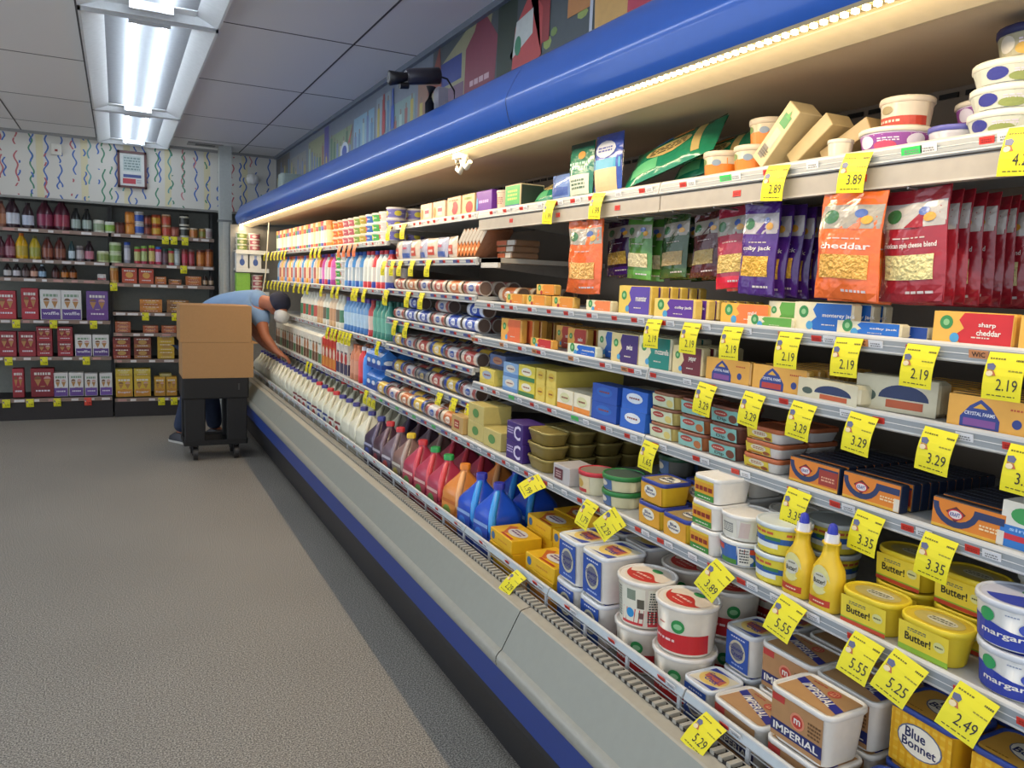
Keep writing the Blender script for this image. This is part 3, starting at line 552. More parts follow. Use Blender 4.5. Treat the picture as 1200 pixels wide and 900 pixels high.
# ------------------------------------------------------------------ ceiling lights
TUBE=mat('EAF4FF',.3,emit=15.)
def fixture(y0,y1,x0,label,x1=None):
    t=empty('fluorescent_fixture',(x0,y0,2.739)); L=y1-y0; w=.62
    b=MB(); wm=mat('D9DEE0',.45); 
    b.add([(.012,0,-.05),(.11,.0,-.006),(.11,L,-.006),(.012,L,-.05)],[(0,1,2,3)],wm); b.add([(w-.012,0,-.05),(w-.11,0,-.006),(w-.11,L,-.006),(w-.012,L,-.05)],[(3,2,1,0)],wm)
    b.box(.11,w-.11,0,.10,-.012,-.002,wm); b.box(.11,w-.11,L-.10,L,-.012,-.002,wm)
    b.box(0,.012,0,L,-.05,0,wm); b.box(w-.012,w,0,L,-.05,0,wm); b.box(0,w,0,.012,-.05,0,wm); b.box(0,w,L-.012,L,-.05,0,wm)
    obj('frame',b,t)
    b=MB(); b.box(.11,w-.11,.1,L-.1,-.006,-.003,mat('9AA0A6',.8)); obj('reflector',b,t)
    for x in (.24,.38):
        b=MB(); b.tube([(x,.09,-.032),(x,L-.09,-.032)],.012,TUBE,10); obj('fluorescent_tube',b,t)
    for y in (.085,L-.085):
        b=MB(); b.box(.215,.405,y-.012,y+.012,-.045,-.012,'C9CDD0'); obj('lamp_holder',b,t)
    tag(t,label,'ceiling light','fluorescent ceiling lights')
fixture(1.75,4.30,-.14,'white twin-tube ceiling light cut off by the top of the photo')
fixture(4.36,6.95,-.14,'large white twin-tube fluorescent ceiling light, middle one over the aisle')
fixture(7.0,8.72,-.14,'white twin-tube ceiling light against the confetti wallpaper wall')
fixture(-.9,1.65,-.14,'white twin-tube ceiling light overhead, out of the photo')
fixture(1.75,4.30,-2.3,'unseen twin-tube ceiling light added over the next aisle to brighten goods, middle')  # unseen row over the next aisle, added to light the goods from the front
fixture(-.9,1.65,-2.3,'unseen twin-tube ceiling light added over the next aisle to brighten goods, near end')
fixture(4.36,6.95,-2.3,'unseen twin-tube ceiling light added over the next aisle to brighten goods, far end')
b=MB(); b.box(-.16,.16,-.09,.09,-.01,0,'8E8C88'); b.box(-.09,.09,-.05,.05,-.014,-.01,'2E2C2C')
o=obj('ceiling_vent',b); o.location=(.80,8.45,2.739); tag(o,'flat grey ceiling vent with dark centre near the back wall','vent')
b=MB(); b.loft([(0,.05,.05,.05),(.025,.055,.055,.055)],'6A6A68',5); b.loft([(-.035,.02,.02,.02),(-.02,.04,.04,.04),(0,.046,.046,.046)],mat('1E1E20',.15),5)
o=obj('dome_camera',b); o.location=(1.0,8.62,2.714); tag(o,'small dark dome security camera on ceiling beside the column','camera')
t=empty('wall_camera',(1.28,8.80,2.47)); b=MB(); b.tube([(0,0,.02),(0,-.06,.02),(0,-.10,.0)],.012,'C9C9C4'); obj('bracket',b,t); b=MB(); b.loft([(-.05,.02,.02,.02),(-.04,.05,.05,.05),(0,.065,.065,.065),(.04,.055,.055,.055),(.055,.02,.02,.02)],mat('E4E4E0',.3),5,cy=-.13); obj('camera_dome',b,t)
tag(t,'white round security camera on wallpaper right of the column','camera')
b=MB(); b.loft([(0,.045,.02,.015),(.10,.045,.02,.015)],'CFCCC0',3); b.box(-.012,.012,-.024,-.02,.03,.05,'8E3A34'); o=obj('wall_sensor',b); o.location=(-.49,8.775,2.54); tag(o,'small off-white motion sensor high on the confetti wallpaper','sensor')
t=empty('picture_frame',(.155,8.785,2.29)); b=MB()
for bx in ((-.13,.13,0,.02),(-.13,.13,.33,.355),(-.13,-.108,0,.355),(.108,.13,0,.355)): b.box(bx[0],bx[1],-.02,.01,bx[2],bx[3],'5A3230')
obj('frame',b,t); b=MB(); b.box(-.108,.108,-.008,.0,.02,.33,'C9CCC8'); P=lambda u,v,o:(u,-.008-o,v)
b.deco(P,rect(-.08,.16,.08,.31),'AEBBB8'); b.deco(P,scrib(0,.235,.14,.13,3,5),'6E8080',.001); b.deco(P,rect(-.08,.10,.08,.13),'3E4E86'); b.deco(P,rect(-.085,.04,.03,.09),'B03A44'); b.deco(P,scrib(.06,.065,.04,.04,6,3),'8A8A9A')
obj('certificate',b,t); tag(t,'brown framed certificate hanging on the confetti wallpaper','picture')
# ------------------------------------------------------------------ mural on the soffit above the canopy
b=MB(); MS=[.17]; P=lambda u,v,o:(1.5395-o,-u+MS[0],v)
def MR(y0,y1,z0,z1,c,o=.001): b.deco(P,rect(-max(y0,y1),z0,-min(y0,y1),z1),c,o)
MR(-1.5,3.95,2.2,2.735,'4A5254'); 
r=random.Random(3)
b.deco(P,poly((-3.95,2.2),(-3.35,2.2),(-3.2,2.735),(-3.42,2.735),(-3.95,2.58)),'8E8C6C',.0012); MR(3.55,3.85,2.50,2.62,'35427E',.0016); MR(3.52,3.82,2.36,2.48,'6A5266',.0016)
b.deco(P,poly((-3.52,2.2),(-3.18,2.2),(-3.14,2.60),(-3.25,2.70),(-3.3,2.735),(-3.36,2.735),(-3.4,2.68),(-3.50,2.62)),'7A3A46',.002); b.deco(P,scrib(-3.33,2.40,.22,.14,5,3),'B89AA0',.0026)
MR(2.95,3.14,2.2,2.735,'2E3A2E',.0016)
for k in range(46): y=r.uniform(-1.2,3.12); z=r.uniform(2.3,2.7); b.deco(P,ell(-y,z,r.uniform(.02,.05),r.uniform(.015,.035),7),('8A9A52','6E8448','A8A868')[k%3],.0014+.00002*k)
MR(2.66,2.80,2.46,2.735,'8E3A3A',.0034); b.deco(P,poly((-3.0,2.30),(-2.72,2.42),(-2.72,2.60),(-2.86,2.735),(-2.78,2.735),(-2.96,2.58)),'B04A48',.0036); b.deco(P,poly((-2.98,2.46),(-2.8,2.52),(-2.8,2.62),(-2.95,2.6)),'B9BEB8',.004); b.deco(P,ell(-2.93,2.5,.03,.04),'3E7A5A',.0044)
MR(2.36,2.52,2.50,2.70,'B07A48',.0036); MR(2.34,2.36,2.2,2.735,'B9BEC6',.0036)
b.deco(P,poly((-2.32,2.38),(-2.04,2.38),(-1.98,2.735),(-2.34,2.735)),'C49A58',.004); MR(1.72,2.12,2.36,2.735,'B03A4E',.0044); b.deco(P,ell(-2.24,2.56,.05,.07),'2F7A50',.0048); b.deco(P,text('sharp',-1.95,2.60,.06,.2),'D9C0C4',.005); b.deco(P,text('cheddar',-1.93,2.50,.065,.3),'D9C0C4',.005)
MR(1.68,1.72,2.2,2.735,'C9CCD0',.004); MR(-1.4,1.6,2.2,2.735,'7E8A52',.0046)
MS[0]=0
for (y0,y1,z0,z1,c) in ((5.75,6.4,2.32,2.6,'7E8E70'),(5.2,5.7,2.36,2.62,'7FA2B4'),(4.85,5.15,2.38,2.66,'8A98A0'),(4.0,4.35,2.30,2.60,'8A6A5A'),(6.6,7.2,2.3,2.66,'8E9270'),(7.3,8.0,2.3,2.62,'8A8A84'),(8.05,8.75,2.3,2.7,'5A5650'),(6.45,6.6,2.2,2.7,'56508E'),(4.4,4.8,2.34,2.56,'7A928E')):
    MR(y0,y1,z0,z1,c)
    n=int((y1-y0)/.09)
    for k in range(n):
        y=y0+(k+.5)*(y1-y0)/n; hh=(z1-z0)*r.uniform(.5,.95); MR(y-.025,y+.025,z0,z0+hh,r.choice(['A89A50','5E7E9A','9AB0A8','8E5A54','4E6E5A','B0A890','6A7AA0']),.0016); MR(y-.012,y+.012,z0+hh,z0+hh+.03,'7A6A60',.0016)
b.deco(P,ell(-5.95,2.43,.12,.07),'B9C2CC',.003); b.deco(P,ell(-5.95,2.43,.07,.045),'3E559E',.0034); b.deco(P,poly((-5.86,2.47),(-5.72,2.6),(-5.8,2.48)),'A84A50',.0034)
for y,c in ((4.98,'A03A3E'),(4.80,'3A58A8')): MR(y-.03,y+.03,2.42,2.56,c,.004); MR(y-.012,y+.012,2.56,2.66,c,.004)
b.deco(P,poly((-4.2,2.50),(-3.98,2.50),(-4.02,2.72)),'7E4438',.003)
o=obj('mural',b); tag(o,'faded photo mural of packaged dairy goods on wall above the blue canopy','mural')
b=MB(); b.loft([(0,.11,.11,.03),(.19,.10,.10,.03)],mat('8E9A92',.7),3); o=obj('storage_box',b); o.location=(1.40,7.25,2.19); tag(o,'plain grey-green box standing on top of the blue canopy','box')
# camera-like device on the canopy
t=empty('bracket_camera',(1.25,3.38,2.178)); bk=mat('1C1A1C',.4)
b=MB(); b.tube([(0,0,0),(0,0,.10),(.005,0,.17)],[.02,.02,.022],bk,10); obj('bracket',b,t)
b=MB(); b.tube([(.045,0,.222),(.04,0,.222),(-.10,0,.198),(-.11,0,.196)],[.02,.036,.034,.026],mat('34323A',.35),14); obj('housing',b,t)
b=MB(); b.tube([(-.11,0,.196),(-.145,0,.186),(-.185,0,.18),(-.19,0,.18)],[.018,.026,.032,.022],bk,12); b.tube([(-.10,0,.16),(-.14,0,.155)],.014,bk); obj('lens_hood',b,t)
b=MB(); b.tube([(.045,0,.22),(.08,0,.215),(.115,0,.17),(.12,0,.10),(.10,0,.04),(.07,0,.01),(.05,0,.05)],.004,bk,6); obj('cable',b,t)
b=MB(); b.box(.03,.075,-.03,.03,.04,.17,mat('8E8A94',.5)); obj('junction_box',b,t)
tag(t,'black bracket-mounted security camera with looping cable on the blue canopy','camera')
# ------------------------------------------------------------------ refrigerated case
Y0,Y1=-.65,8.22
case=empty('refrigerated_case',(1.48,3.8,0)); tag(case,'long open refrigerated dairy case with blue canopy and grey bumper along the right wall','display case')
def cp(name,b,kind=None,label=None):
    o=bpy.data.objects.new(name,b.mesh(name)); COL.objects.link(o); o.parent=case; o.location=(-1.48,-3.8,0)
    if kind:o['kind']=kind
    if label:o['label']=label
b=MB(); bl=mat('265FBC',.3,coat=.5,var=.04)
prof=[(1.539,2.178),(1.16,2.176),(1.125,2.168),(1.10,2.15),(1.075,2.108),(1.056,2.07),(1.049,2.054),(1.047,2.044),(1.0485,2.032),(1.054,2.008),(1.062,1.985),(1.072,1.972)]
for a,c in ((Y0,2.18),(2.184,Y1)): b.sweep(prof,a,c,bl,True)
b.add([(x,Y1,z) for x,z in prof]+[(1.539,Y1,2.02)],[tuple(range(len(prof)+1))[::-1]],bl); cp('canopy',b)
b=MB(); cr=mat('C4B698',.45)
b.sweep([(1.072,1.972),(1.078,1.967),(1.086,1.974),(1.125,1.976),(1.128,1.969),(1.188,1.952),(1.195,1.953),(1.20,1.968),(1.27,1.984)],Y0,Y1,cr); cp('light_reflector',b)
b=MB(); b.sweep([(1.20,1.968),(1.27,1.979),(1.88,2.03)],Y0,Y1,mat('D0BEA4',.45,var=.12,scale=3)); cp('interior_ceiling',b)
b=MB(); b.sweep([(1.875,.52),(1.875,2.03)],Y0,Y1,mat('8A7C6C',.6,var=.2,scale=4)); b.box(1.876,2.09,Y0,Y1,0,2.1,'55504A'); cp('back_panel',b)
b=MB(); k=0; y=Y0
while y<Y1: b.box(1.868,1.874,y,y+.05,2.005,2.017,'14110F'); y+=.07
cp('air_slots',b,'stuff')
b=MB(); LE=mat('FFE2A8',.3,emit=16.); y=Y0+.1
while y<Y1-.05: b.box(1.083,1.093,y,y+.008,1.962,1.969,LE); y+=.0215
cp('led_strip',b,'stuff')
b=MB(); bk2=mat('1B1B1E',.45)
kp=[(1.10,0)]+[(1.092-.095*(i/9)-(.012 if i%2 else 0),.01+.25*i/9) for i in range(10)]+[(.988,.278)]
b.sweep(kp,Y0,Y1,bk2); cp('kick_plate',b)
b=MB(); b.sweep([(.988,.277),(.951,.412)],Y0,Y1,mat('21408E',.45,var=.06)); cp('lower_panel',b)
b=MB(); g=mat('8E9188',.38,var=.05)
for a,c in ((Y0,1.88),(1.884,5.5),(5.504,Y1)):
    b.sweep([(.951,.411),(.943,.419),(.939,.433),(.940,.448),(.947,.459),(.957,.466)],a,c,mat('9A9A90',.3,coat=.3),True); b.sweep([(.957,.466),(1.012,.572)],a,c,g); b.sweep([(1.012,.572),(1.017,.575),(1.048,.581)],a,c,mat('A39E90',.45))
cp('bumper',b)
b=MB(); b.sweep([(1.046,.589),(1.046,.572),(1.077,.572),(1.077,.588)],Y0,Y1,'16161A')
b.sweep([(1.077,.588),(1.081,.588),(1.085,.539)],Y0,Y1,'8E8E88'); y=Y0
while y<Y1: b.box(1.044,1.076,y,y+.011,.583,.592,'A8A498'); y+=.024
cp('air_grille',b)
b=MB(); b.sweep([(1.085,.539),(1.875,.539)],Y0,Y1,mat('77746E',.4)); cp('deck_floor',b)
b=MB(); b.box(1.0,1.87,Y1-.02,Y1,.6,1.97,'8E8C86'); b.box(.98,1.87,Y1-.02,Y1,0.05,.6,'8E8C86'); cp('end_panel',b)
RAIL=mat('C0C1BF',.4,var=.04); CHAN=mat('7C848A',.35,var=.06)
def sticker(w,h,c,t=None):
    b=MB(); b.box(-w/2,w/2,-.0012,0,-h/2,h/2,c)
    P=lambda u,v,o:(u,-.0012-o,v)
    if t: b.deco(P,text(t,0,h*.08,h*.5,w*.7),'3A2A20',.0003); b.deco(P,scrib(0,-h*.36,w*.8,h*.1,2),'6A4A34',.0003)
    else: b.deco(P,scrib(0,0,w*.7,h*.5,int(w*1000),2),'7E7E7E' if c!='C8352A' else '8E1E1A',.0003)
    return b.mesh('price_label')
STK={'w':sticker(.032,.0175,'DADBDD'),'r':sticker(.026,.014,'C8352A'),'g':sticker(.042,.0175,'35C25A'),'o':sticker(.034,.0175,'C8875A','WIC'),'b':sticker(.05,.014,'2E4690')}
def put_stickers(t,y0,y1,X,z,pat,tilt=.2,zc=-.0130,seed=1,step=.115,xo=-.0128):
    r=random.Random(seed); y=y0+.04; i=0
    while y<y1-.05:
        for q in pat[i%len(pat)]:
            if q=='-': y+=.035; continue
            o=bpy.data.objects.new('price_label',STK[q]); COL.objects.link(o); o.parent=t; o.location=(xo,y-(y0+y1)/2,zc); o.rotation_euler=(tilt,0,AISLE); y+=(.034 if q in 'wo' else .032 if q=='r' else .052)
        i+=1; y+=step-.06+r.uniform(-.015,.03)
def shelf(y0,y1,X,z,label,pat=('wr',),depth=.5,seed=1,plate='B9BAB8',arm=False,group=None,step=.115):
    L=y1-y0; t=empty('shelf',(X,(y0+y1)/2,z)); h=L/2
    b=MB(); b.box(.0,depth,-h,h,-.016,0,mat(plate,.4,.1)); obj('shelf_plate',b,t)
    b=MB(); b.sweep([(.004,.003),(-.003,.005),(-.008,.001),(-.0135,-.026),(-.010,-.029),(.004,-.026)],-h,h,RAIL,close=True)
    b.add([(-.0095,-h+.004,-.003),(-.0095,h-.004,-.003),(-.0138,h-.004,-.0225),(-.0138,-h+.004,-.0225)],[(0,1,2,3)],CHAN); b.add([(-.0125,-h,-.012),(-.0125,h,-.012),(-.0128,h,-.0133),(-.0128,-h,-.0133)],[(0,1,2,3)],'C8CACA'); obj('price_rail',b,t)
    am=mat('A59E92',.4,.2)
    for sy in (-h+.012,h-.012):
        b=MB(); b.add([(.02,sy-.002,-.018),(depth,sy-.002,-.018),(depth,sy-.002,-.075),(.06,sy-.002,-.035),(.02,sy+.002,-.018),(depth,sy+.002,-.018),(depth,sy+.002,-.075),(.06,sy+.002,-.035)],[(3,2,1,0),(4,5,6,7),(0,1,5,4),(1,2,6,5),(2,3,7,6),(3,0,4,7)],am); obj('bracket',b,t)
    if arm:
        b=MB(); b.box(-.006,.012,-h,h,-.072,-.031,mat('A39C91',.4)); b.box(-.010,.012,-h,h,-.074,-.070,mat('B8B2A8',.4)); obj('peg_bar',b,t)
        for k in range(3):
            o=bpy.data.objects.new('price_label',STK['r']); COL.objects.link(o); o.parent=t; o.location=(-.0065,-h+.2+.35*k,-.05); o.rotation_euler=(0,0,AISLE)
    put_stickers(t,y0,y1,X,z,pat,seed=seed,step=step)
    return tag(t,label,'shelf',group or 'shelves of the refrigerated case')
BAY={0:(-.64,.555),1:(.56,1.755),2:(1.76,2.955),3:(2.96,4.145),4:(4.15,5.34),5:(5.345,6.54),6:(6.545,7.75)}
BN={0:'in the bay beside the camera',1:'in the nearest full bay, above the price tags',2:'in the second bay from the camera',3:'in the canned dough bay',4:'in the near bay above the milk jugs',5:'in the middle bay above the milk jugs',6:'in the farthest bay, behind the bending man'}
T1,T2,T3,T4,T5=1.785,1.425,1.28,1.09,.88; XF=1.325
for k in (0,1,2):
    shelf(*BAY[k],XF,T1,'topmost white metal shelf %s'%BN[k],('wr','w','wr','wg' if k==1 else 'wr'),.53,k,arm=True)
    shelf(*BAY[k],XF,T2,'second white metal shelf from the top %s'%BN[k],('wo','wr','o','wr') if k<2 else ('wr','r','wr'),.53,k+3)
    shelf(*BAY[k],XF,T3,'third white metal shelf from the top %s'%BN[k],('wro','wr-','wo','-') if k==2 else ('w-','-r'),.53,k+6)
    shelf(*BAY[k],XF,T4,'fourth white metal shelf from the top %s'%BN[k],('wr','wr','w-g') if k==2 else ('wr-','wr'),.53,k+9)
    shelf(*BAY[k],1.235,T5,'lowest white metal shelf %s'%BN[k],('wr','wr','w') ,.62,k+12,step=.10)
shelf(*BAY[3],XF,T1,'topmost white metal shelf in the canned dough bay',('wr','r'),.53,31)
for i,z in enumerate((1.60,1.445,1.29,1.145,1.0)):
    shelf(*BAY[3],XF,z,'%s metal shelf with blue price strips in the canned dough bay'%['second','third','fourth','fifth','sixth'][i],('rb',),.53,40+i)
shelf(*BAY[3],1.235,T5,'lowest metal shelf in the canned dough bay',('rb','g'),.62,50)
for k in (4,5,6):
    for i,(z,X) in enumerate(((1.71,XF),(1.44,XF),(1.155,XF),(.865,1.29))):
        shelf(*BAY[k],X,z,'%s white shelf from the top %s'%(['first','second','third','fourth'][i],BN[k]),('wr','w','r'),.5,60+i+k)
# front rail of the well, in lengths
for k in range(14):
    y0=-.58+.61*k+.01; y1=y0+.605
    if y1>Y1: break
    t=empty('rail_section',(1.10,(y0+y1)/2,.60)); h=(y1-y0)/2
    b=MB(); b.sweep([(.006,.031),(.000,.034),(-.004,.032),(-.010,.0145),(-.008,.011),(.006,.018)],-h,h,RAIL,close=True); b.add([(-.0055,-h,.0295),(-.0055,h,.0295),(-.0105,h,.0158),(-.0105,-h,.0158)],[(0,1,2,3)],mat('A9B4BA',.3)); obj('price_rail',b,t)
    for yy in (-h+.02,-h+.22,h-.19):
        b=MB(); b.box(-.003,.003,yy-.005,yy+.005,-.055,.02,'C9CACA'); obj('post',b,t)
    b=MB(); b.tube([(0,-h,.0),(0,h,.0)],.0018,'B0B0AC',5); b.tube([(0,-h,-.018),(0,h,-.018)],.0018,'B0B0AC',5); b.tube([(0,-h,-.036),(0,h,-.036)],.0018,'B0B0AC',5); obj('wire',b,t)
    put_stickers(t,y0,y1,0,0,('wr-','r-'),tilt=.35,zc=.0215,seed=k+90,xo=-.0095,step=.17)
    tag(t,'white wire-fence price rail along the well, %s section from the camera'%['nearest','second','third','fourth','fifth','sixth','seventh','eighth','ninth','tenth','eleventh','twelfth','thirteenth','fourteenth'][k],'rail','price rail sections along the well')
# ================================================================== GOODS: BOTTOM WELL
ZD=.54; RZW='in the bottom well'
def item(K,label,y,X,z,rz=0,group=None,tilt=(0,0)):
    return spawn(K,(X+K.d/2,y,z),(tilt[0],tilt[1],AISLE+rz),label,group)
# tubs at the near end: stacks of two, front corner of each lid as seen
BB='yellow spread tub with blue lid'
for i,(x,y,n) in enumerate(((1.25,.815,2),(1.25,.665,2),(1.125,.80,1),(1.125,.655,1),(1.372,.80,2),(1.372,.655,2))):
    for s in range(n):
        item(K_bon,'%s%s, %s'%(BB,(', lower',', upper')[s] if n>1 else '',['beside the tan tubs, under the 2.49 tag','at the right picture edge','lone one in the front corner','front row at the bottom picture edge','third row back','third row at picture edge'][i]),y,x,ZD+s*.119,(-.03,.02,.04,0,0,0)[i])
IT='tan and white margarine tub with navy band'
for i,(x,y,n,w) in enumerate(((1.122,.975,2,'largest in the front row'),(1.122,1.13,1,'front row above the 5.29 tag'),(1.245,.975,2,'second row near end'),(1.245,1.125,2,'second row far end'),(1.37,.96,2,'third row near'),(1.37,1.11,2,'third row far'))):
    for s in range(n): item(K_imp,'%s, %s%s'%(IT,('lower, ','upper, ')[s] if n>1 else '',w),y,x,ZD+s*.106,(.02,-.03,0,.03,0,0)[i])
CS='small white and blue spread tub'
for i,(x,y,n,w) in enumerate(((1.128,1.262,1,'front row beside the rail'),(1.245,1.265,2,'stacked beside the red margarine tubs'),(1.37,1.26,2,'third row'))):
    for s in range(n): item(K_crs,'%s with swirl lid, %s%s'%(CS,('lower, ','upper, ')[s] if n>1 else '',w),y,x,ZD+s*.101-(.0 if i else .0))
RT='round white margarine tub with red band'
for i,(x,y,n,w,K) in enumerate(((1.122,1.385,2,'front row, nearest stack',K_red),(1.122,1.545,2,'front row, second stack, back label showing',K_rdb),(1.285,1.42,2,'second row',K_red),(1.285,1.575,2,'second row, farther stack',K_red),(1.44,1.40,2,'third row back',K_red),(1.44,1.56,2,'third row, farther',K_red))):
    for s in range(n): item(K if s or i!=1 else K_red,'%s, %s%s'%(RT,('bottom, ','top, ')[s] if n>1 else '',w),y,x,ZD+s*.1205-(.0 if i<2 else .0),rz=(0,.1,.2,-.2,0,.1)[i]+.2*s*(i>1))
CR='tall white spread tub with blue label'
for i,(x,y,n,w) in enumerate(((1.122,1.693,2,'front row, nearest stack'),(1.122,1.823,2,'front row, second stack'),(1.28,1.72,2,'second row, near'),(1.28,1.845,2,'second row, far'),(1.43,1.71,2,'third row, near'),(1.43,1.83,2,'third row, far'))):
    for s in range(n): item((K_crl,K_crk)[s],'%s, %s, %s'%(CR,('bottom','top')[s],w),y,x,ZD+s*.126)
SB='yellow cheese slice box'
for i,(x,y,n,w) in enumerate(((1.125,1.985,3,'front stack beside the tall tubs'),(1.122,2.245,3,'front stack beside the blue jugs'),(1.245,2.03,4,'second row near'),(1.245,2.21,4,'second row far'),(1.365,2.05,5,'third row near'),(1.365,2.235,4,'third row far'),(1.485,2.05,5,'fourth row near'),(1.485,2.235,5,'fourth row far'))):
    for s in range(n): item(K_vlo if (i==0 and s==0) else K_vel,'%s, layer %s, %s'%('orange cheese slice box' if (i==0 and s==0) else SB,('one','two','three','four','five','six')[s],w),y,x,ZD+s*.0455,rz=.03*((i+s)%3-1))
# jugs of drink
JP=[(2.425,'blue'),(2.575,'blue'),(2.73,'orange'),(2.90,'pinkg'),(3.052,'pinkg'),(3.205,'pink'),(3.36,'teay'),(3.515,'tea'),(3.67,'darkr'),(3.82,'purple')]
JQ=[(2.475,'blue'),(2.627,'blue'),(2.78,'orange'),(2.94,'pinkg'),(3.095,'pinkg'),(3.25,'pink'),(3.41,'teay'),(3.56,'tea'),(3.71,'darkr'),(3.865,'purple')]
JD={'blue':'blue drink jug','orange':'orange drink jug','pinkg':'pink drink jug with green cap','pink':'pink drink jug with red cap','teay':'brown drink jug with yellow cap','tea':'brown tea jug with red cap','darkr':'dark drink jug with red cap','purple':'dark purple drink jug with blue cap'}
for R,(L,x) in enumerate(((JP,1.125),(JQ,1.30))):
    cnt={}
    for y,c in L:
        n=cnt.get(c,0); cnt[c]=n+1; mult=sum(1 for q in L if q[1]==c)>1
        item(K_jc[c],'%s, %s%s of the well'%(JD[c],('nearer one, ' if n==0 else 'farther one, ') if mult else '',('front row','second row')[R]),y,x,ZD+.001,rz=.11+random.uniform(-.05,.05),group='drink jugs in the bottom well')
    
for R,x in enumerate((1.125,1.30)):
    for k in range(24):
        y=3.985+.152*k+.03*R
        K=K_mw if k<3 else (K_mr if (k%5 in (0,1) and 3<=k<9) or (k in (5,6,8)) else (K_mb if k<12 else K_mw))
        item(K,'white milk jug with %s cap, %s in the %s of milk'%('red' if K is K_mr else 'dark blue',ordn(k),('front row','second row')[R]),y,x,ZD+.001,rz=.09+random.uniform(-.04,.04),group='milk jugs in the bottom well')
# ================================================================== FIFTH (LOWEST) SHELF
Z5=T5+.001; X5=1.245
def r5(K,desc,pos,**kw): return row(K,desc,'on lowest shelf',pos,kw.pop('X',X5),kw.pop('z',Z5),**kw)
def at5(px,X=X5,z=Z5): return y_at(px,X,z)
MG='round white margarine tub with blue wave'
for s in range(2): item(K_mar,'%s, %s of stack on lowest shelf'%(MG,('bottom','top')[s]),.702-.012*(1-s),1.235,Z5+s*.0765,rz=.32)
for s in range(2): item(K_mar,'%s, %s, behind the front stack'%(MG,('bottom','top')[s]),.72,1.385,Z5+s*.0765)
BU='yellow oval spread tub'
item(K_but,BU+' with green base, nearest one on lowest shelf',.822,1.235,Z5); item(K_btr,BU+' with red base, front, beside the squeeze bottles',.948,1.235,Z5,rz=.06)
for i,y in enumerate((.83,.955)):
    for s in range(2): item(K_btr,BU+', %s, second row, %s pair'%(('lower','upper')[s],('near','far')[i]),y,1.335,Z5+s*.068)
item(K_btr,BU+' alone in third row',.86,1.44,Z5)
item(K_sq,'yellow squeeze bottle with blue nozzle, nearer of two',1.046,1.232,Z5); item(K_sq,'yellow squeeze bottle with blue nozzle, farther of two',1.122,1.236,Z5)
YC='yellow round tub with clear lid'
r5(K_ycl,YC,[1.20],stack=2,px=False,X=1.232); r5(K_wro,'white round tub with grey label',[1.317],stack=1,px=False,z=Z5+.061,X=1.235); r5(K_rbl,'white round tub with blue and red label',[1.317],px=False,X=1.235)
r5(K_wro,'pale round tub in second row',[1.29],stack=2,px=False,X=1.36); r5(K_wro,'pale round tub in third row',[1.30],stack=2,px=False,X=1.48); r5(K_ycl,'yellow round tub in second row',[1.17],stack=2,px=False,X=1.352)
GR='orange and green labelled tub'
r5(K_grn,GR,[1.40],stack=3,px=False,X=1.232); r5(K_grn,GR+' in second row',[1.42],stack=3,px=False,X=1.36); r5(K_grn,GR+' in third row',[1.42],stack=3,px=False,X=1.475)
YB='yellow tub with blue lid'
r5(K_ybl,YB,[1.498],stack=1,px=False,X=1.232); r5(K_ybl,YB+' in far stack',[1.612],stack=2,px=False,X=1.236); r5(K_ybl,YB+' behind',[1.56],stack=2,px=False,X=1.345)
r5(K_dg,'dark green lidded cheese tub',[1.70],stack=3,px=False,X=1.34,deep=2)
r5(K_gl,'green lidded cheese tub',[1.815],stack=2,px=False,X=1.236); r5(K_rl,'red lidded cheese tub',[1.955],px=False,X=1.24); r5(K_ds,'silver carton with maroon panel',[2.075],px=False,X=1.24)
r5(K_gold,'golden butter tray',[2.262],stack=3,px=False,X=1.245,deep=5,dx=.103)
r5(K_pc,'purple carton with big white letter',[2.41],stack=2,px=False,X=1.24); r5(K_yg,'pale yellow butter box',[2.62],px=False,X=1.25,stack=1,deep=3); r5(K_yg,'pale olive box on its pile',[2.79],px=False,X=1.26,stack=2)
r5(K_tan,'tan carton with red panel',[2.94],px=False)
# ================================================================== FOURTH SHELF
Z4=T4+.001; X4=1.335
def r4(K,desc,pos,**kw): return row(K,desc,'on fourth shelf',pos,kw.pop('X',X4),kw.pop('z',Z4),**kw)
item(K_sin,'blue and white singles pack with red stripe at the right picture edge',.718,X4,Z4)
item(K_kr3,'orange and navy sliced cheese pack, nearest one',.83,X4,Z4)
for k in range(9): item(K_kr2,'navy edged cheese pack behind nearest one, %s in file'%ordn(k),.835,1.37+k*.026,Z4)
item(K_kr3,'orange and navy sliced cheese pack above the 3.35 tags',1.03,X4,Z4)
for k in range(10): item(K_kr2,'navy edged cheese pack in the middle file, %s in file'%ordn(k),1.03,1.37+k*.026,Z4)
item(K_kr2,'orange sliced cheese pack with red corner',1.175,X4,Z4)
for k in range(8): item(K_kr2,'navy edged cheese pack in the far file, %s in file'%ordn(k),1.18,1.37+k*.026,Z4)
r4(K_ol,'white tub with terracotta lid',[1.335],px=False,stack=3,deep=2)
r4(K_dd,'teal dip tub with dark lid',[1.468],px=False,stack=3); r4(K_dt,'teal and orange dip tub',[1.588],px=False,stack=3); r4(K_dc,'cream dip tub with brown lid',[1.715],px=False,stack=3,deep=2)
r4(K_dd,'teal dip tub in second row',[1.468,1.588],px=False,stack=2,X=1.43)
r4(K_b6,'blue and white packet',[1.845],px=False,stack=2); r4(K_b5,'dark blue butter box',[2.0],px=False,stack=2)
r4(K_b4,'cream and orange butter box',[2.13,2.235],px=False,stack=1,deep=3)
r4(K_b3,'long yellow butter box',[2.335,2.41],px=False,stack=2); r4(K_b2,'yellow and green butter box',[2.515],px=False,stack=2)
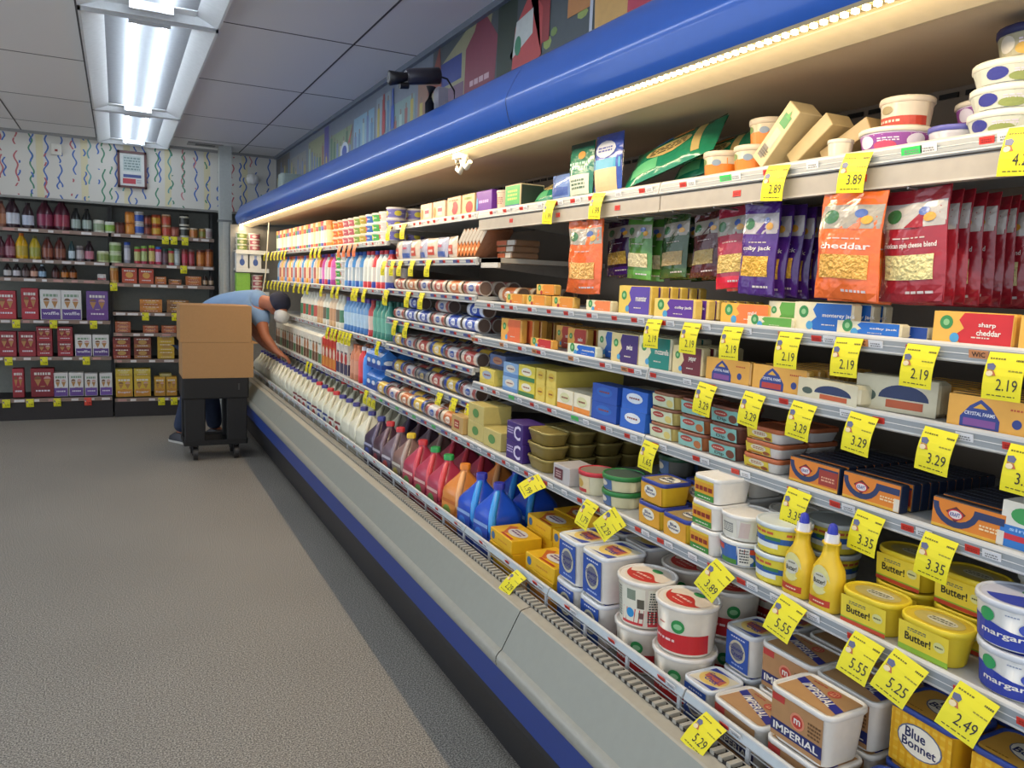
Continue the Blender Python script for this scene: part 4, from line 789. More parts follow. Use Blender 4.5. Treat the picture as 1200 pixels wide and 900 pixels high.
r4(K_b1,'light blue butter box',[2.65],px=False,stack=2); r4(K_b7,'yellow butter box with blue oval',[2.86],px=False); r4(K_b8,'navy butter box on the yellow box',[2.82],px=False,z=Z4+.066,X=1.36)
# ================================================================== THIRD SHELF
Z3=T3+.001
def i3(K,label,y,X=X4,z=Z3,**kw): return item(K,label+' on third shelf',y if y<4 else y_at(y,X4,Z3),X,z,**kw)
i3(K_cf1,'large yellow cheese slab with blue arch, nearest,',.81)
for k in range(7): i3(K_cf1,'yellow cheese slab, %s behind the nearest,'%ordn(k),.83,X=1.375+k*.03)
i3(K_wr2,'clear wrapped cheese block with dark arch',1.02,rz=.12,X=1.36); i3(K_wr1,'flat white wrapped cheese with orange corner',1.15,rz=-.08,X=1.325)
for k in range(5): i3(K_cf2,'wrapped slab in the dim file, %s,'%ordn(k),1.0,X=1.43+k*.034)
i3(K_cf2,'yellow cheese slab with red band',1.297,rz=.03); i3(K_cf1,'yellow cheese slab with purple band',1.465,rz=-.02)
for k in range(6): i3(K_cf1,'yellow slab file behind the arch pair, %s,'%ordn(k),1.30,X=1.375+k*.03)
i3(K_s3m,'maroon and cream cheese bar',1.62); i3(K_s3t,'teal and cream cheese bar',1.762)
for k in range(3): i3(K_s3m,'maroon bar behind, %s,'%ordn(k),1.62,X=1.375+k*.036)
for k in range(3): i3(K_s3t,'teal bar behind, %s,'%ordn(k),1.76,X=1.375+k*.036)
i3(K_s3p,'dark purple and cream cheese bar',1.905)
for k in range(3): i3(K_s3p,'purple bar behind, %s,'%ordn(k),1.91,X=1.375+k*.036)
i3(K_s3bs,'upright blue and cream cheese bar',2.055,X=1.38)
for k in range(2): i3(K_s3bs,'blue bar behind, %s,'%ordn(k),2.06,X=1.42+k*.036)
i3(K_s3b,'low blue and cream cheese bar lying in front',2.13,X=1.325); i3(K_s3rl,'low red cheese bar lying in front',2.40,X=1.325)
i3(K_s3r,'upright red cheese bar',2.25,X=1.38)
for k in range(6): i3(K_s3r,'red bar in the file behind, %s,'%ordn(k),2.25,X=1.42+k*.034)
for k in range(3): i3(K_s3r,'dark red bar in the middle file, %s,'%ordn(k),2.40,X=1.42+k*.034)
i3(K_s3o,'upright orange cheese bar',2.66)
for k in range(7): i3(K_s3r if k>1 else K_s3o,'red-orange bar in the far file, %s,'%ordn(k),2.64,X=1.375+k*.034)
# ================================================================== SECOND SHELF
Z2=T2+.001
def i2(K,label,y,X=X4,z=Z2,**kw): return item(K,label+' on second shelf',y if y<4 else y_at(y,X4,Z2),X,z,**kw)
i2(K_sharp,'red cheese bar at the right picture edge',.705,rz=.1); i2(K_sharp,'red and yellow sharp cheddar bar',.862)
i2(K_bl3,'small blue wrapped cheese lying flat',1.035,X=1.37,rz=.15); i2(K_cj2,'low blue cheese bar lying flat',1.075,X=1.335); i2(K_mjack,'blue and cream monterey jack bar',1.195,X=1.34)
for k in range(2): i2(K_mjack,'blue bar behind the monterey jack bar, %s,'%ordn(k),1.18,X=1.375+k*.036,rz=.05)
i2(K_gr,'upright green and cream cheese bar',1.33,X=1.37); i2(K_grl,'low green and cream bar lying flat',1.335,X=1.33); i2(K_orb,'orange and yellow cheese bar',1.455,X=1.365)
i2(K_cjack,'purple and cream colby jack bar',1.69)
for k in range(6): i2(K_cjack,'purple bar in the file behind colby jack, %s,'%ordn(k),1.68,X=1.37+k*.034)
i2(K_muen,'upright purple and yellow muenster bar',1.872)
for k in range(5): i2(K_muen,'purple cheese bar behind muenster, %s,'%ordn(k),1.87,X=1.37+k*.034)
i2(K_org,'low orange and cream bar lying flat',2.06)
for i,p in enumerate((2.28,2.47,2.64)): i2(K_chb,'low yellow cheese block, %s of three,'%('nearest','middle','farthest')[i],p)
for i,p in enumerate((2.40,2.58)): i2(K_chb,'yellow cheese block in second row, %s,'%('near','far')[i],p,X=1.40)
i2(K_chb,'yellow block stacked on the second row',2.52,X=1.40,z=Z2+.040)
# ------------------------------------------------------------------ hanging pouches
def peg(y,label,X0=1.335):
    b=MB(); b.tube([(0,0,0),(0,.55,0)],.0025,mat('8E8A84',.3,.6),6); o=obj('peg_hook',b); o.location=(X0,y,1.708); o.rotation_euler=(0,0,AISLE); tag(o,label,'hook','peg hooks under the top shelf')
    o.location=(1.87,y,1.708); o.rotation_euler=(0,0,math.pi/2)
def hang(K,desc,y,X,n,dx=.034,z=None,rz=0,dy=0,lean=0):
    for k in range(n):
        o=spawn(K,(X+k*dx+K.d/2,y+dy*k+random.uniform(-.006,.006),(z or (1.715-K.h))-.004*(k%2)),(random.uniform(-.03,.03)+lean,random.uniform(-.03,.03),AISLE+rz+random.uniform(-.05,.05)),('%s hanging from peg'%desc)+(', %s'%('front one' if k==0 else ORD[k]+' behind' if False else ['','second','third','fourth','fifth','sixth','seventh','eighth','ninth','tenth'][k]+' in file') if n>1 else ''),desc+'s on one peg' if n>1 else None)
pos=dict(red=1.005,ora=1.125,pur=1.41,pin=1.54,dr=1.70,dg=1.83,gr=1.96,dp=2.09,o2=2.16)
hang(K_pred,'red shredded cheese pouch',pos['red'],1.335,10,.036,z=1.498,rz=-.05); hang(K_pora,'large orange shredded cheese pouch',pos['ora'],1.30,2,.05,lean=-.05,z=1.495)
hang(K_ppur,'purple shredded cheese pouch',pos['pur'],1.345,8,.034,rz=.05); hang(K_ppin,'pink and maroon shredded cheese pouch',pos['pin'],1.385,4,.036)
hang(K_pdr,'dark red cheese pouch',pos['dr'],1.43,4,.04); hang(K_pdg,'dark green cheese pouch',pos['dg'],1.43,4,.04); hang(K_pgr,'bright green cheese pouch',pos['gr'],1.40,2,.04); hang(K_pdp,'dark purple cheese pouch',pos['dp'],1.41,5,.04); hang(K_por2,'single orange cheese pouch',pos['o2'],1.32,1)
for q,nm in (('red','red'),('ora','large orange'),('pur','purple'),('pin','pink'),('dr','dark red'),('dg','dark green'),('gr','bright green'),('dp','dark purple'),('o2','single orange')): peg(pos[q],'thin metal peg hook carrying the %s pouch file'%nm)
# ================================================================== TOP SHELF
Z1=T1+.001
def i1(K,label,px,X=X4,z=Z1,**kw): return item(K,label+' on top shelf',px if px<4 else y_at(px,X,Z1),X,z,**kw)
def f_dipw(c1,c2,ov):
    def f(b,P,w,h): b.deco(P,rect(-w*.62,h*.1,w*.5,h*.8,10),c1); b.deco(P,ell(-w*.15,h*.5,w*.14,h*.28),ov,.001); b.deco(P,ell(w*.15,h*.3,w*.16,h*.2),c2,.0014); b.deco(P,scrib(w*.2,h*.55,w*.3,h*.2,5,2),'D9D0E0',.0014)
    return f
K_pk=tub_kind('sour_cream_tub',.135,.135,.048,.0675,'CFC3D6','E2DAC8',f_dipw('8E4A9A','C04A6A','D9D4E4'),f_dipw('8E4A9A','C04A6A','D9D4E4'),None,.86,.01,n=6)
K_wrd=tub_kind('sour_cream_tub',.098,.098,.062,.049,'DDD0BC','DDD0BC',lambda b,P,w,h:(b.deco(P,rect(-.07,h*.12,.07,h*.42,12),'B84030'),b.deco(P,ell(-.01,h*.65,.014,h*.14),'9A8A60',.001),b.deco(P,scrib(-.005,h*.28,.05,h*.14,4),'E0C8B8',.001)),None,None,.88,.012,n=5)
K_wst=tub_kind('sour_cream_tub',.13,.13,.041,.065,'D6D8D4','E6E2D2',f_dipw('C8CCC0','8E9A5A','3A3E90'),f_dipw('5A8A4A','4A4A98','C9C48A'),None,.84,.012,n=6)
K_nav=tub_kind('sour_cream_tub',.11,.11,.055,.055,'B9B49E','242A5E',f_dipw('A8A488','C8A040','D0CCC0'),None,None,.84,.014,n=5)
K_bcu=tub_kind('snack_cup',.085,.085,.034,.0425,'BDBDC8','5A5CA8',None,None,None,.84,.01,n=4); K_smc=tub_kind('snack_cup',.05,.05,.04,.025,'D9D2BC','DAD4C4',None,None,None,.88,.008,n=4)
K_oru=tub_kind('dip_tub',.095,.095,.065,.0475,'D8CBB0','CFC2AC',lambda b,P,w,h:(b.deco(P,rect(-.07,h*.06,.07,h*.55,14),'E07C26'),b.deco(P,poly((-.01,h*.54),(.05,h*.54),(.05,h*.8)),'E07C26',.0008),b.deco(P,ell(-.022,h*.66,.013,h*.14),'6E8A50',.001),b.deco(P,ell(.022,h*.6,.012,h*.13),'8090A0',.0014)),None,None,.88,.014,n=5)
for s in range(3): item(K_wst,'wide white tub with green and navy label, %s of stack of three'%('bottom','middle','top')[s],y_at(1180,X4+.06,Z1),X4,Z1+s*.0418,rz=.2*s)
item(K_nav,'tub with navy lid topping the white stack',y_at(1195,X4+.06,Z1),1.35,Z1+3*.0418)
for s in range(2): item(K_pk,'purple round tub, %s, behind the clear cup'%('lower','upper')[s],.985,1.455,Z1+s*.0485)
i1(K_bcu,'small clear cup with blue lid',.975,X=1.35); i1(K_pk,'wide purple and pink tub',1.105); item(K_wrd,'white tub with red band standing on the purple tub',1.10,1.37,Z1+.0485); item(K_pk,'purple tub under the white and red tub, second row',1.10,1.475,Z1); i1(K_smc,'tiny cream cup beside the purple tub',1.205)
def f_crw(b,P,w,h): b.deco(P,rect(-w*.25,h*.66,w*.3,h*.85),'3E8A4A'); b.deco(P,poly((-w*.1,h*.8),(w*.2,h*.8),(w*.05,h*.93)),'4EA050',.001); b.deco(P,rect(-w*.2,h*.3,w*.25,h*.6),'B9B0A0',.0006); b.deco(P,rect(-w*.3,h*.1,w*.1,h*.3),'7E766A',.001); b.deco(P,scrib(0,h*.2,w*.5,h*.12,3,3),'5A544A',.0014)
K_crw=box_kind('paper_cracker_box',.045,.07,.15,'CBB88C',f_crw,None,None)
for k,(px,X,c) in enumerate(((1.40,1.335,0),(1.335,1.37,1),(1.27,1.40,2))):
    K=K_crw if k==0 else box_kind('paper_cracker_box',.035,.07,.13,('','C0AA7C','B49C70')[k])
    o=item(K,('cream box with green logo leaning sideways','plain tan packet leaning second','plain tan packet leaning last')[k]+' on top shelf',px,X,Z1+.018); o.rotation_euler=(0,.0,AISLE); o.rotation_euler=(Matrix.Rotation(AISLE,4,'Z')@Matrix.Rotation(math.radians(44+10*k),4,'Y')).to_euler(); o.location.y+=.02
for i,px in enumerate((1.48,1.59)): i1(K_oru,'orange dip tub, %s'%('nearer','farther')[i],px)
i1(K_oru,'orange dip tub of second row',1.46,X=1.44); item(K_oru,'orange dip tub raised on the other two',1.47,1.37,Z1+.0655)
def bagk(name,w,h,t,c,dec,seed):
    rr=random.Random(seed); a,b_=rr.uniform(0,6),rr.uniform(0,6)
    def Yy(u,v): return t/2*(1-min(1,abs(u)/(w/2))**3)**.7*(max(0,math.sin(math.pi*v/h)))**.5+.003*math.sin(35*u+a)*math.sin(28*v+b_)
    P=lambda u,v,o:(u,-Yy(u,v)-o-.001,v); g=rect(-w/2,0,w/2,h,12,14); b=MB(); fm=film(c)
    b.add([P(u,v,0) for u,v in g[0]],g[1],fm,True); b.add([(p[0],-p[1]*.8,p[2]) for p in [P(u,v,0) for u,v in g[0]]],[f[::-1] for f in g[1]],fm,True); dec(b,P,w,h)
    return Kind(name,'bag',w,t,h,[(name,b)])
def d_gb(b,P,w,h):
    b.deco(P,rect(-w*.42,h*.1,-w*.1,h*.35,5,4),'5CB07A',.001); b.deco(P,ell(0,h*.5,w*.26,h*.16,14),'C9B070',.0014); b.deco(P,scrib(0,h*.5,w*.4,h*.18,3,3),'3A3020',.002); b.deco(P,ell(-w*.1,h*.8,w*.1,h*.06),'3A6AB0',.0014); b.deco(P,ell(w*.12,h*.76,w*.12,h*.05),'D07A30',.0018); b.deco(P,rect(w*.28,h*.1,w*.36,h*.8,1,8),'C9B070',.001)
K_gb=bagk('snack_bag',.33,.15,.05,'1F8460',d_gb,3)
def d_gw(b,P,w,h): b.deco(P,rect(-w*.45,h*.06,w*.42,h*.42,6,5),'C9CFC0',.001); b.deco(P,scrib(0,h*.25,w*.6,h*.2,4,3),'4A6A5A',.0016); b.deco(P,ell(w*.12,h*.76,w*.14,h*.07),'D08A30',.0014); b.deco(P,scrib(0,h*.58,w*.7,h*.16,7,2),'A0D0C0',.0014); b.deco(P,rect(-w*.48,h*.9,w*.48,h*.99,6,2),'1E3A34',.001)
def d_bw(b,P,w,h): b.deco(P,rect(-w*.4,h*.05,w*.4,h*.42,6,5),'CDB48C',.001); b.deco(P,rect(-w*.48,h*.42,w*.48,h*.58,6,2),'3A9AC0',.001); b.deco(P,ell(0,h*.74,w*.36,h*.14,12),'C4C8D4',.0014); b.deco(P,scrib(0,h*.74,w*.5,h*.1,2,2),'3A4AA0',.002)
K_gw=bagk('string_cheese_bag',.14,.175,.035,'23765E',d_gw,5); K_bw=bagk('string_cheese_bag',.15,.18,.035,'2C4AA6',d_bw,6)
o=item(K_gb,'large green snack bag lying slanted on top shelf',1.84,1.37,Z1+.05); o.rotation_euler=(Matrix.Rotation(AISLE,4,'Z')@Matrix.Rotation(math.radians(-38),4,'X')@Matrix.Rotation(math.radians(-19),4,'Y')).to_euler()
o=item(K_gb,'second green snack bag behind the slanted one',1.78,1.47,Z1+.05); o.rotation_euler=(Matrix.Rotation(AISLE,4,'Z')@Matrix.Rotation(math.radians(-36),4,'X')@Matrix.Rotation(math.radians(-12),4,'Y')).to_euler(); o.scale=(.85,.85,.8)
i1(K_bw,'upright blue string cheese bag',2.07); i1(K_gw,'upright green string cheese bag',2.225)
K_blp=bagk('cheese_pouch',.13,.09,.03,'6E88C0',lambda b,P,w,h:b.deco(P,rect(-w*.4,h*.2,w*.4,h*.5,5,3),'3E58A0',.001),8); i1(K_blp,'low translucent blue pouch',2.36,X=1.345)
o=item(K_gb,'green snack bag slumped beside the small pouch on top shelf',2.50,1.37,Z1+.022); o.rotation_euler=(Matrix.Rotation(AISLE,4,'Z')@Matrix.Rotation(math.radians(-45),4,'X')@Matrix.Rotation(math.radians(-14),4,'Y')).to_euler(); o.scale=(.7,.8,.72)
def f_gbx(b,P,w,h): b.deco(P,rect(-w*.46,h*.12,w*.46,h*.95),'3EAA5A'); b.deco(P,scrib(0,h*.55,w*.6,h*.5,3,3),'B8E06A',.001); b.deco(P,rect(-w*.46,0,w*.46,h*.12),'2A4A9A',.001)
K_gbx=box_kind('snack_carton',.13,.10,.085,'C8B894',f_gbx,lambda b,P,d,h:b.deco(P,rect(-d*.46,h*.05,d*.46,h*.95),'2E3A34')); i1(K_gbx,'bright green carton with tan top',2.69)
i1(tub_kind('cream_cheese_cup',.07,.07,.075,.035,'D6C3AC','D9C8B2',lambda b,P,w,h:b.deco(P,scrib(0,h*.5,.05,h*.4,3,4),'B07A70'),None,None,.9,.01,n=4),'small cream cup with pink print',2.82)
def f_pp(b,P,w,h): b.deco(P,text('yogurt',0,h*.5,h*.2,w*.5),'C9A8E0'); b.deco(P,ell(-w*.42,h*.4,w*.07,h*.3),'4AA0D0',.001)
K_pp=box_kind('yogurt_carton',.15,.12,.085,'6A2E9E',lambda b,P,w,h:(b.deco(P,scrib(0,h*.5,w*.6,h*.24,3),'C9A8E0'),b.deco(P,ell(-w*.42,h*.4,w*.06,h*.3),'4AA0D0',.001)),None)
i1(K_pp,'purple yogurt carton',2.95)
def f_pkb(b,P,w,h): b.deco(P,ell(w*.1,h*.42,w*.24,h*.34,12),'B83A48'); b.deco(P,ell(-w*.2,h*.55,w*.16,h*.25,10),'E0C0A0',.001); b.deco(P,scrib(0,h*.82,w*.7,h*.14,4),'C86A50',.001)
K_pkb=box_kind('yogurt_carton',.15,.12,.085,'DDB898',f_pkb,None); K_pkr=box_kind('yogurt_carton',.13,.12,.085,'D9BC8A',lambda b,P,w,h:(b.deco(P,ell(w*.1,h*.35,w*.3,h*.3,12),'B02E34'),b.deco(P,scrib(0,h*.8,w*.6,h*.2,4),'6E9A48',.001)),None)
K_pkw=box_kind('yogurt_carton',.15,.12,.08,'DDBFA4',lambda b,P,w,h:(b.deco(P,rect(-w*.1,h*.2,w*.3,h*.7),'C9B8C4'),b.deco(P,rect(-w*.08,h*.4,w*.28,h*.6),'A04A60',.001),b.deco(P,ell(-w*.34,h*.4,w*.12,h*.3),'D98A50',.001)),None)
i1(K_pkr,'cream carton with red fruit, beside the purple one',3.11); i1(K_pkb,'pink and cream carton with berries',3.27); i1(K_pkw,'pale peach carton at the far end',3.45); 
for k in range(3): i1(K_pkw,'narrow peach carton, %s behind,'%ordn(k),3.62,X=1.335+.125*k)
for k in range(3): item(K_pkb,'dim carton stored at the back of the top shelf, %s'%ordn(k),2.45+.2*k,1.68,Z1,rz=.1)
for k in range(3): item(K_pkb,'dim carton behind the wide tubs, %s,'%ordn(k),1.15+.16*k,1.60,Z1+0*k)
# ================================================================== CANNED DOUGH BAY
def can_set(z,X,kinds,desc,ys,lay=1,deep=3,where=''):
    for i,y in enumerate(ys):
        for d in range(deep):
            for s in range(lay if d==0 else 1):
                if s and i%2: continue
                K=kinds[(i+ (d>0)*2)%len(kinds)]
                item(K,'%s, %s%s%s, %s'%(desc[(i+(d>0)*2)%len(kinds)],ordn(i),(' '+['front','second','third','fourth'][d]+' row'),' upper layer' if s else '',where),y,X+d*.066+(.02 if s else 0),z+.001+s*.0625,group='cans of dough '+where)
TB=tube_kind('2C50B0','D8DCE4','E4E8EE'); TY=tube_kind('D9B43A','2C4A9A','E8E0D0',L=.18,r=.034); TR=tube_kind('B8483E','D9C8B4','E8DCC8'); TW=tube_kind('C9C4C0','A05048','3E5AA0'); TD=tube_kind('3E4A66','8A8478','C8B070'); TO=tube_kind('C06A34','D8CBB4','E8E0D0',ends='D0B090')
DY=[3.05+.19*k for k in range(6)]
def bagrow(): pass
can_set(1.445,X4,[TW,TO,TR],['white dough can','orange dough can','red dough can'],DY,1,3,'1.45 metre shelf'.replace('1.45 metre','third'))
can_set(1.29,X4,[TB,TB,TW],['blue biscuit can','blue dough can','white biscuit can'],DY,2,4,'fourth shelf')
can_set(1.145,X4,[TR,TW,TY],['red pastry can','pale pastry can','yellow pastry can'],DY,1,4,'fifth shelf')
can_set(1.0,X4,[TW,TY,TR,TD],['pale roll can','yellow roll can','red roll can','dark roll can'],DY,1,4,'sixth shelf')
can_set(T5,1.25,[TO,TW,TY],['tan cookie dough can','silver cookie dough can','yellow cookie dough can'],[3.06+.19*k for k in range(5)]+[4.02],1,4,'lowest shelf')
# near side of the second shelf: brown-ended cans in second-shelf bay two
for k in range(5): item(TO,'brown-ended can behind the yellow cheese blocks, %s in line'%ordn(k),2.83,1.40+k*.068,Z2)
# tilted ham packets and pouches on the shelf above the cans
def f_ham(b,P,w,h): b.deco(P,rect(-w*.5,0,w*.1,h),'C8702E'); b.deco(P,rect(w*.14,0,w*.5,h),'B8AEA0'); b.deco(P,rect(-w*.3,h*.3,-w*.1,h*.7),'E0C8A0',.001)
K_ham=box_kind('lunch_meat_packet',.17,.02,.13,film('A87850'),f_ham,None,None,.004,'packet')
def f_hme(b,P,w,h):
    b.deco(P,rect(-w*.5,h*.05,w*.5,h*.45),'C8702E'); b.deco(P,rect(-w*.5,h*.5,w*.5,h*.98),'B8AEA0'); b.deco(P,rect(-w*.3,h*.2,w*.3,h*.3),'E0C8A0',.001)
K_hme=box_kind('lunch_meat_packet',.022,.12,.17,film('8A5A3E'),f_hme,None,None,.003,'packet')
for k in range(7):
    o=item(K_hme,'tan packet leaning on its neighbours, %s of the row'%ordn(k),3.06+.037*k,1.345,1.614); o.rotation_euler=(Matrix.Rotation(AISLE,4,'Z')@Matrix.Rotation(math.radians(50),4,'Y')).to_euler()
def f_hmf(b,P,w,h): b.deco(P,rect(-w*.48,h*.15,w*.05,h*.85),'B0562E'); b.deco(P,rect(w*.1,h*.1,w*.48,h*.9),'C0B8AC')
K_hmf=box_kind('lunch_meat_packet',.15,.12,.024,film('8A6A50'),f_hmf,None,None,.004,'packet')
for k in range(3): item(K_hmf,'tan packet lying flat behind the leaning ones, layer %s'%('one','two','three')[k],2.872,1.40,1.602+.025*k,rz=.08*(k-1))
# open shelf arm that carries them into bay two
b=MB(); b.box(0,.5,-.16,.0,-.03,-.0115,'B0A99C'); b.box(0,.012,-.16,0,-.05,-.012,'C9C4BA'); o=obj('shelf_bracket',b); o.location=(1.335,2.955,1.612); tag(o,'beige bracket plate beside the leaning tan packets','bracket')
K_pw=bagk('lunch_meat_bag',.13,.10,.04,'C9B8A4',lambda b,P,w,h:(b.deco(P,rect(-w*.3,h*.2,w*.3,h*.6,5,3),'C04A3A',.001),b.deco(P,scrib(0,h*.4,w*.4,h*.2,3),'E8DCD0',.0016)),11)
K_pb=bagk('lunch_meat_bag',.13,.10,.04,'A8A8B8',lambda b,P,w,h:(b.deco(P,rect(-w*.4,h*.1,w*.4,h*.35,5,3),'3E5A9E',.001),b.deco(P,scrib(0,h*.6,w*.4,h*.2,3),'C8506A',.0016)),12)
for k in range(7): item((K_pw,K_pb)[k%2],'%s small meat bag, %s on the shelf below the yogurt cartons'%(('cream','lilac')[k%2],ordn(k)),3.30+.125*k,X4,1.602,rz=.1*(k%3-1))
# ================================================================== FAR BAYS ABOVE THE MILK
def frow(kinds,y0,step,n,X,z,where,deep=1,stack=1,dx=None):
    """kinds: list of (Kind, desc) repeated along the shelf"""
    for i in range(n):
        K,de=kinds[i%len(kinds)]
        for d in range(deep):
            for s in range(stack):
                lab=de+(', %s'%LEV[stack][s] if stack>1 else '')+', %s %s'%(ordn(i) if n>1 else '',('front row' if d==0 else ['','second row','third row'][d]) if deep>1 else '')+' '+where
                item(K,' '.join(lab.replace(' ,',',').split()),y0+step*i,X+d*((dx or K.d)+.004),z+s*(K.h+.0005),group='goods '+where)
G1=small_tub(.11,.055,'D9D6C0','DDD8C4','7E9A4A','D8D0A0'); G2=small_tub(.11,.055,'D9D6C0','D8CFB0','A8963A','D0B050'); G3=small_tub(.11,.055,'D9DCD8','E2E2DC','4AA050','C8D040'); G4=small_tub(.11,.055,'D9DCD8','E2E2DC','C9C8C4','C83A34'); G5=small_tub(.11,.06,'B8B4D0','DDD8D4','6A68B0','C8C040'); G6=small_tub(.11,.055,'D9CFC8','DED8D0','B05A6A','E0C8C0'); G7=small_tub(.11,.055,'D8C0A8','D9CDB8','C86A34','E0C060'); G8=small_tub(.11,.055,'D9DCE0','E2E2E4','3A6AB8','C83A5A')
ZT=1.711
for i,(K,de,s) in enumerate(((G5,'lilac tub with yellow mark',3),(G4,'white tub with red dot',3),(G3,'white and green tub',3),(G8,'white and blue tub',3),(G2,'olive and gold tub',3),(G1,'olive green tub',3),(G6,'pink and white tub',3),(G6,'pale pink tub',3),(G7,'orange fruit tub',3),(G7,'orange and cream tub',3))):
    for d in range(2):
        for q in range(s): item(K,'%s, %s of stack %s, upper milk-bay shelf'%(de,LEV[s][q],('in front','behind')[d]),4.24+.135*i,X4+d*.115,ZT+q*(K.h+.0005))
TC=lambda a,c,cap:bottle_kind([(0,.036),(.004,.038),(.15,.038),(.155,.036)],[(0,.03,a),(.03,.12,c),(.12,.155,a)],cap,'whipped_topping_can',.03)
C1=TC('C83A34','E0D8C8','D9C8A8'); C2=TC('3A7A4A','C8D0B0','E0A040'); C3=TC('4A5AA8','D0C8D8','C84A5A'); C4=TC('D98A3A','E8D0A0','D07A30')
frow([(C4,'orange topping can'),(C1,'red topping can'),(C3,'blue topping can'),(C2,'green topping can'),(C1,'red and cream topping can')],5.64,.085,24,X4,ZT,'upper far shelf',2)
ZM=1.441
Q1=tb('2A58B0','B8C0C4','D9DDE0','2E5AB4'); Q2=tb('C8343A','C9CCC4','CDCFC8','C8303A'); Q3=tb('2C3E9E','C8C0B8','C83A3A','3A3EA0'); Q4=tb('4A8AC8','9AA8B0','4A90D0','3A6AB8'); Q5=tb('E0A030','D8C090','E8C060','D06A20'); Q6=tb('D8A890','B0584A','E0C0A8','C04A3A'); Q7=tb('A83A8A','D070B8','C850A0','7A2A8A')
frow([(Q3,'blue and red creamer bottle'),(Q2,'white and red creamer bottle'),(Q2,'red creamer bottle')],4.24,.088,6,X4,ZM,'second milk-bay shelf',2)
frow([(Q4,'sky blue creamer bottle'),(Q1,'blue creamer bottle')],4.77,.088,5,X4,ZM,'second milk-bay shelf',2)
for i,(K,de) in enumerate(((G4,'white and red tub'),(G3,'green and white tub'))):
    for q in range(4): item(K,'%s, %s, beside the blue creamer bottles'%(de,LEV[4][q]),5.24+.12*i,X4,ZM+q*.0555)
frow([(Q7,'magenta creamer bottle'),(Q3,'navy and red creamer bottle'),(Q2,'scarlet creamer bottle')],5.50,.088,5,X4,ZM,'second milk-bay shelf',1)
frow([(Q5,'yellow bottle'),(Q6,'pink-brown bottle'),(Q4,'grey-blue bottle'),(Q6,'tan bottle')],5.95,.088,19,X4,ZM,'second shelf far end',2)
ZL=1.156
R1=tb('2E7A6A','5AA08A','3E8A78','2A6A5A',SLIM); R2=tb('3A70B0','A8C4D8','6A98C8','6A4A98',SLIM); R3=tb('B83438','D8B8A8','C04040','A82A30',SLIM); R4=tb('D9D4C0','6A5A3A','E0DCC8','D8D4C8'); R5=tb('D8D4C4','3E7A50','E0DCC8','D8D4C8'); R6=tb('D0A878','C09060','D8C0A0','C8A070'); R7=tb('E0DCCC','B84A34','E0DCCC','D8D4C8')
frow([(R1,'teal bottle')],4.23,.078,4,1.335,ZL,'third milk-bay shelf',2); frow([(R3,'red slim bottle')],4.56,.078,1,1.335,ZL,'third milk-bay shelf',2)
frow([(R2,'light blue bottle with purple cap')],4.66,.078,7,1.335,ZL,'third milk-bay shelf',2); frow([(R5,'white bottle with green label'),(R4,'white bottle with brown label'),(R6,'tan bottle'),(R6,'light tan bottle')],5.24,.095,8,1.335,ZL,'third milk-bay shelf',2)
frow([(R7,'white bottle with red label'),(R5,'cream bottle with green label')],6.02,.095,6,1.335,ZL,'third milk-bay shelf',2)
ZK=.866
P1=carton_kind('3A7AC8','2A4A9A','D9E0E8',.075); P2=tb('2A78D0','3A88E0','3A8CE4','D8D8DC'); P3=tb('C8282E','D83438','D8343A','D8D8DC'); P4=tb('B87A5A','C88A68','C87A50','B86A40'); P5=carton_kind('D9D4C8','3E3E5E','B83A3A'); P6=carton_kind('C83A34','D98A40','E0C8B0'); P7=carton_kind('E0DCCC','6A4A34','B87848'); P8=carton_kind('E2E0D0','4A7A50','D8D8D0')
frow([(P1,'blue juice box')],4.22,.096,3,1.30,ZK,'fourth milk-bay shelf',2,2); frow([(P2,'bright blue bottle')],4.53,.09,1,1.30,ZK,'fourth milk-bay shelf',2); frow([(P3,'bright red bottle')],4.63,.09,1,1.30,ZK,'fourth milk-bay shelf',2); frow([(P4,'orange-brown bottle')],4.73,.09,2,1.30,ZK,'fourth milk-bay shelf',2)
frow([(P5,'white and navy carton')],4.93,.1,3,1.30,ZK,'fourth milk-bay shelf',2); frow([(P6,'red and orange carton')],5.24,.1,4,1.30,ZK,'fourth milk-bay shelf',2)
frow([(P8,'white carton with green label'),(P7,'white carton with brown label'),(P7,'cream carton')],5.66,.1,18,1.30,ZK,'fourth shelf far end',1)
# shelf unit closing the corner, facing the camera
t=empty('corner_shelf',(1.22-1.48,8.18-3.8,0)); t.parent=case
for z in (.62,1.02,1.32,1.545,1.72):
    b=MB(); b.box(-.19,.12,-.14,.03,z-.02,z,'C9C4B8'); b.box(-.19,.12,-.15,-.14,z-.035,z+.004,'DADAD4'); obj('shelf_board',b,t)
b=MB(); b.box(-.19,.12,.03,.035,.6,1.9,'8A8478'); obj('back_board',b,t)
for i,(K,de) in enumerate(((G1,'green tub'),(G6,'pink tub'))):
    for q in range(3): spawn(K,(1.09+.12*i,8.10,1.721+q*.0555),0,'%s, %s, top board of the corner unit'%(de,LEV[3][q]),'tubs on the corner unit')
def f_wb(b,P,w,h): b.deco(P,ell(0,h*.4,w*.22,h*.22),'3E5A9A'); b.deco(P,rect(-w*.1,h*.6,w*.1,h*.85),'8A98C0',.001)
K_wb=box_kind('white_carton',.11,.10,.15,'D4D4D0',f_wb,None); K_gb2=box_kind('green_carton',.13,.10,.045,'8AC04A',None,None)
for i in range(2): spawn(K_wb,(1.09+.125*i,8.10,1.546),0,'white carton with blue emblem, %s one on the corner unit'%('left','right')[i])
for q in range(4): spawn(K_gb2,(1.10,8.10,1.321+q*.0455),0,'bright green carton, layer %s of pile on the corner unit'%('one','two','three','four')[q])
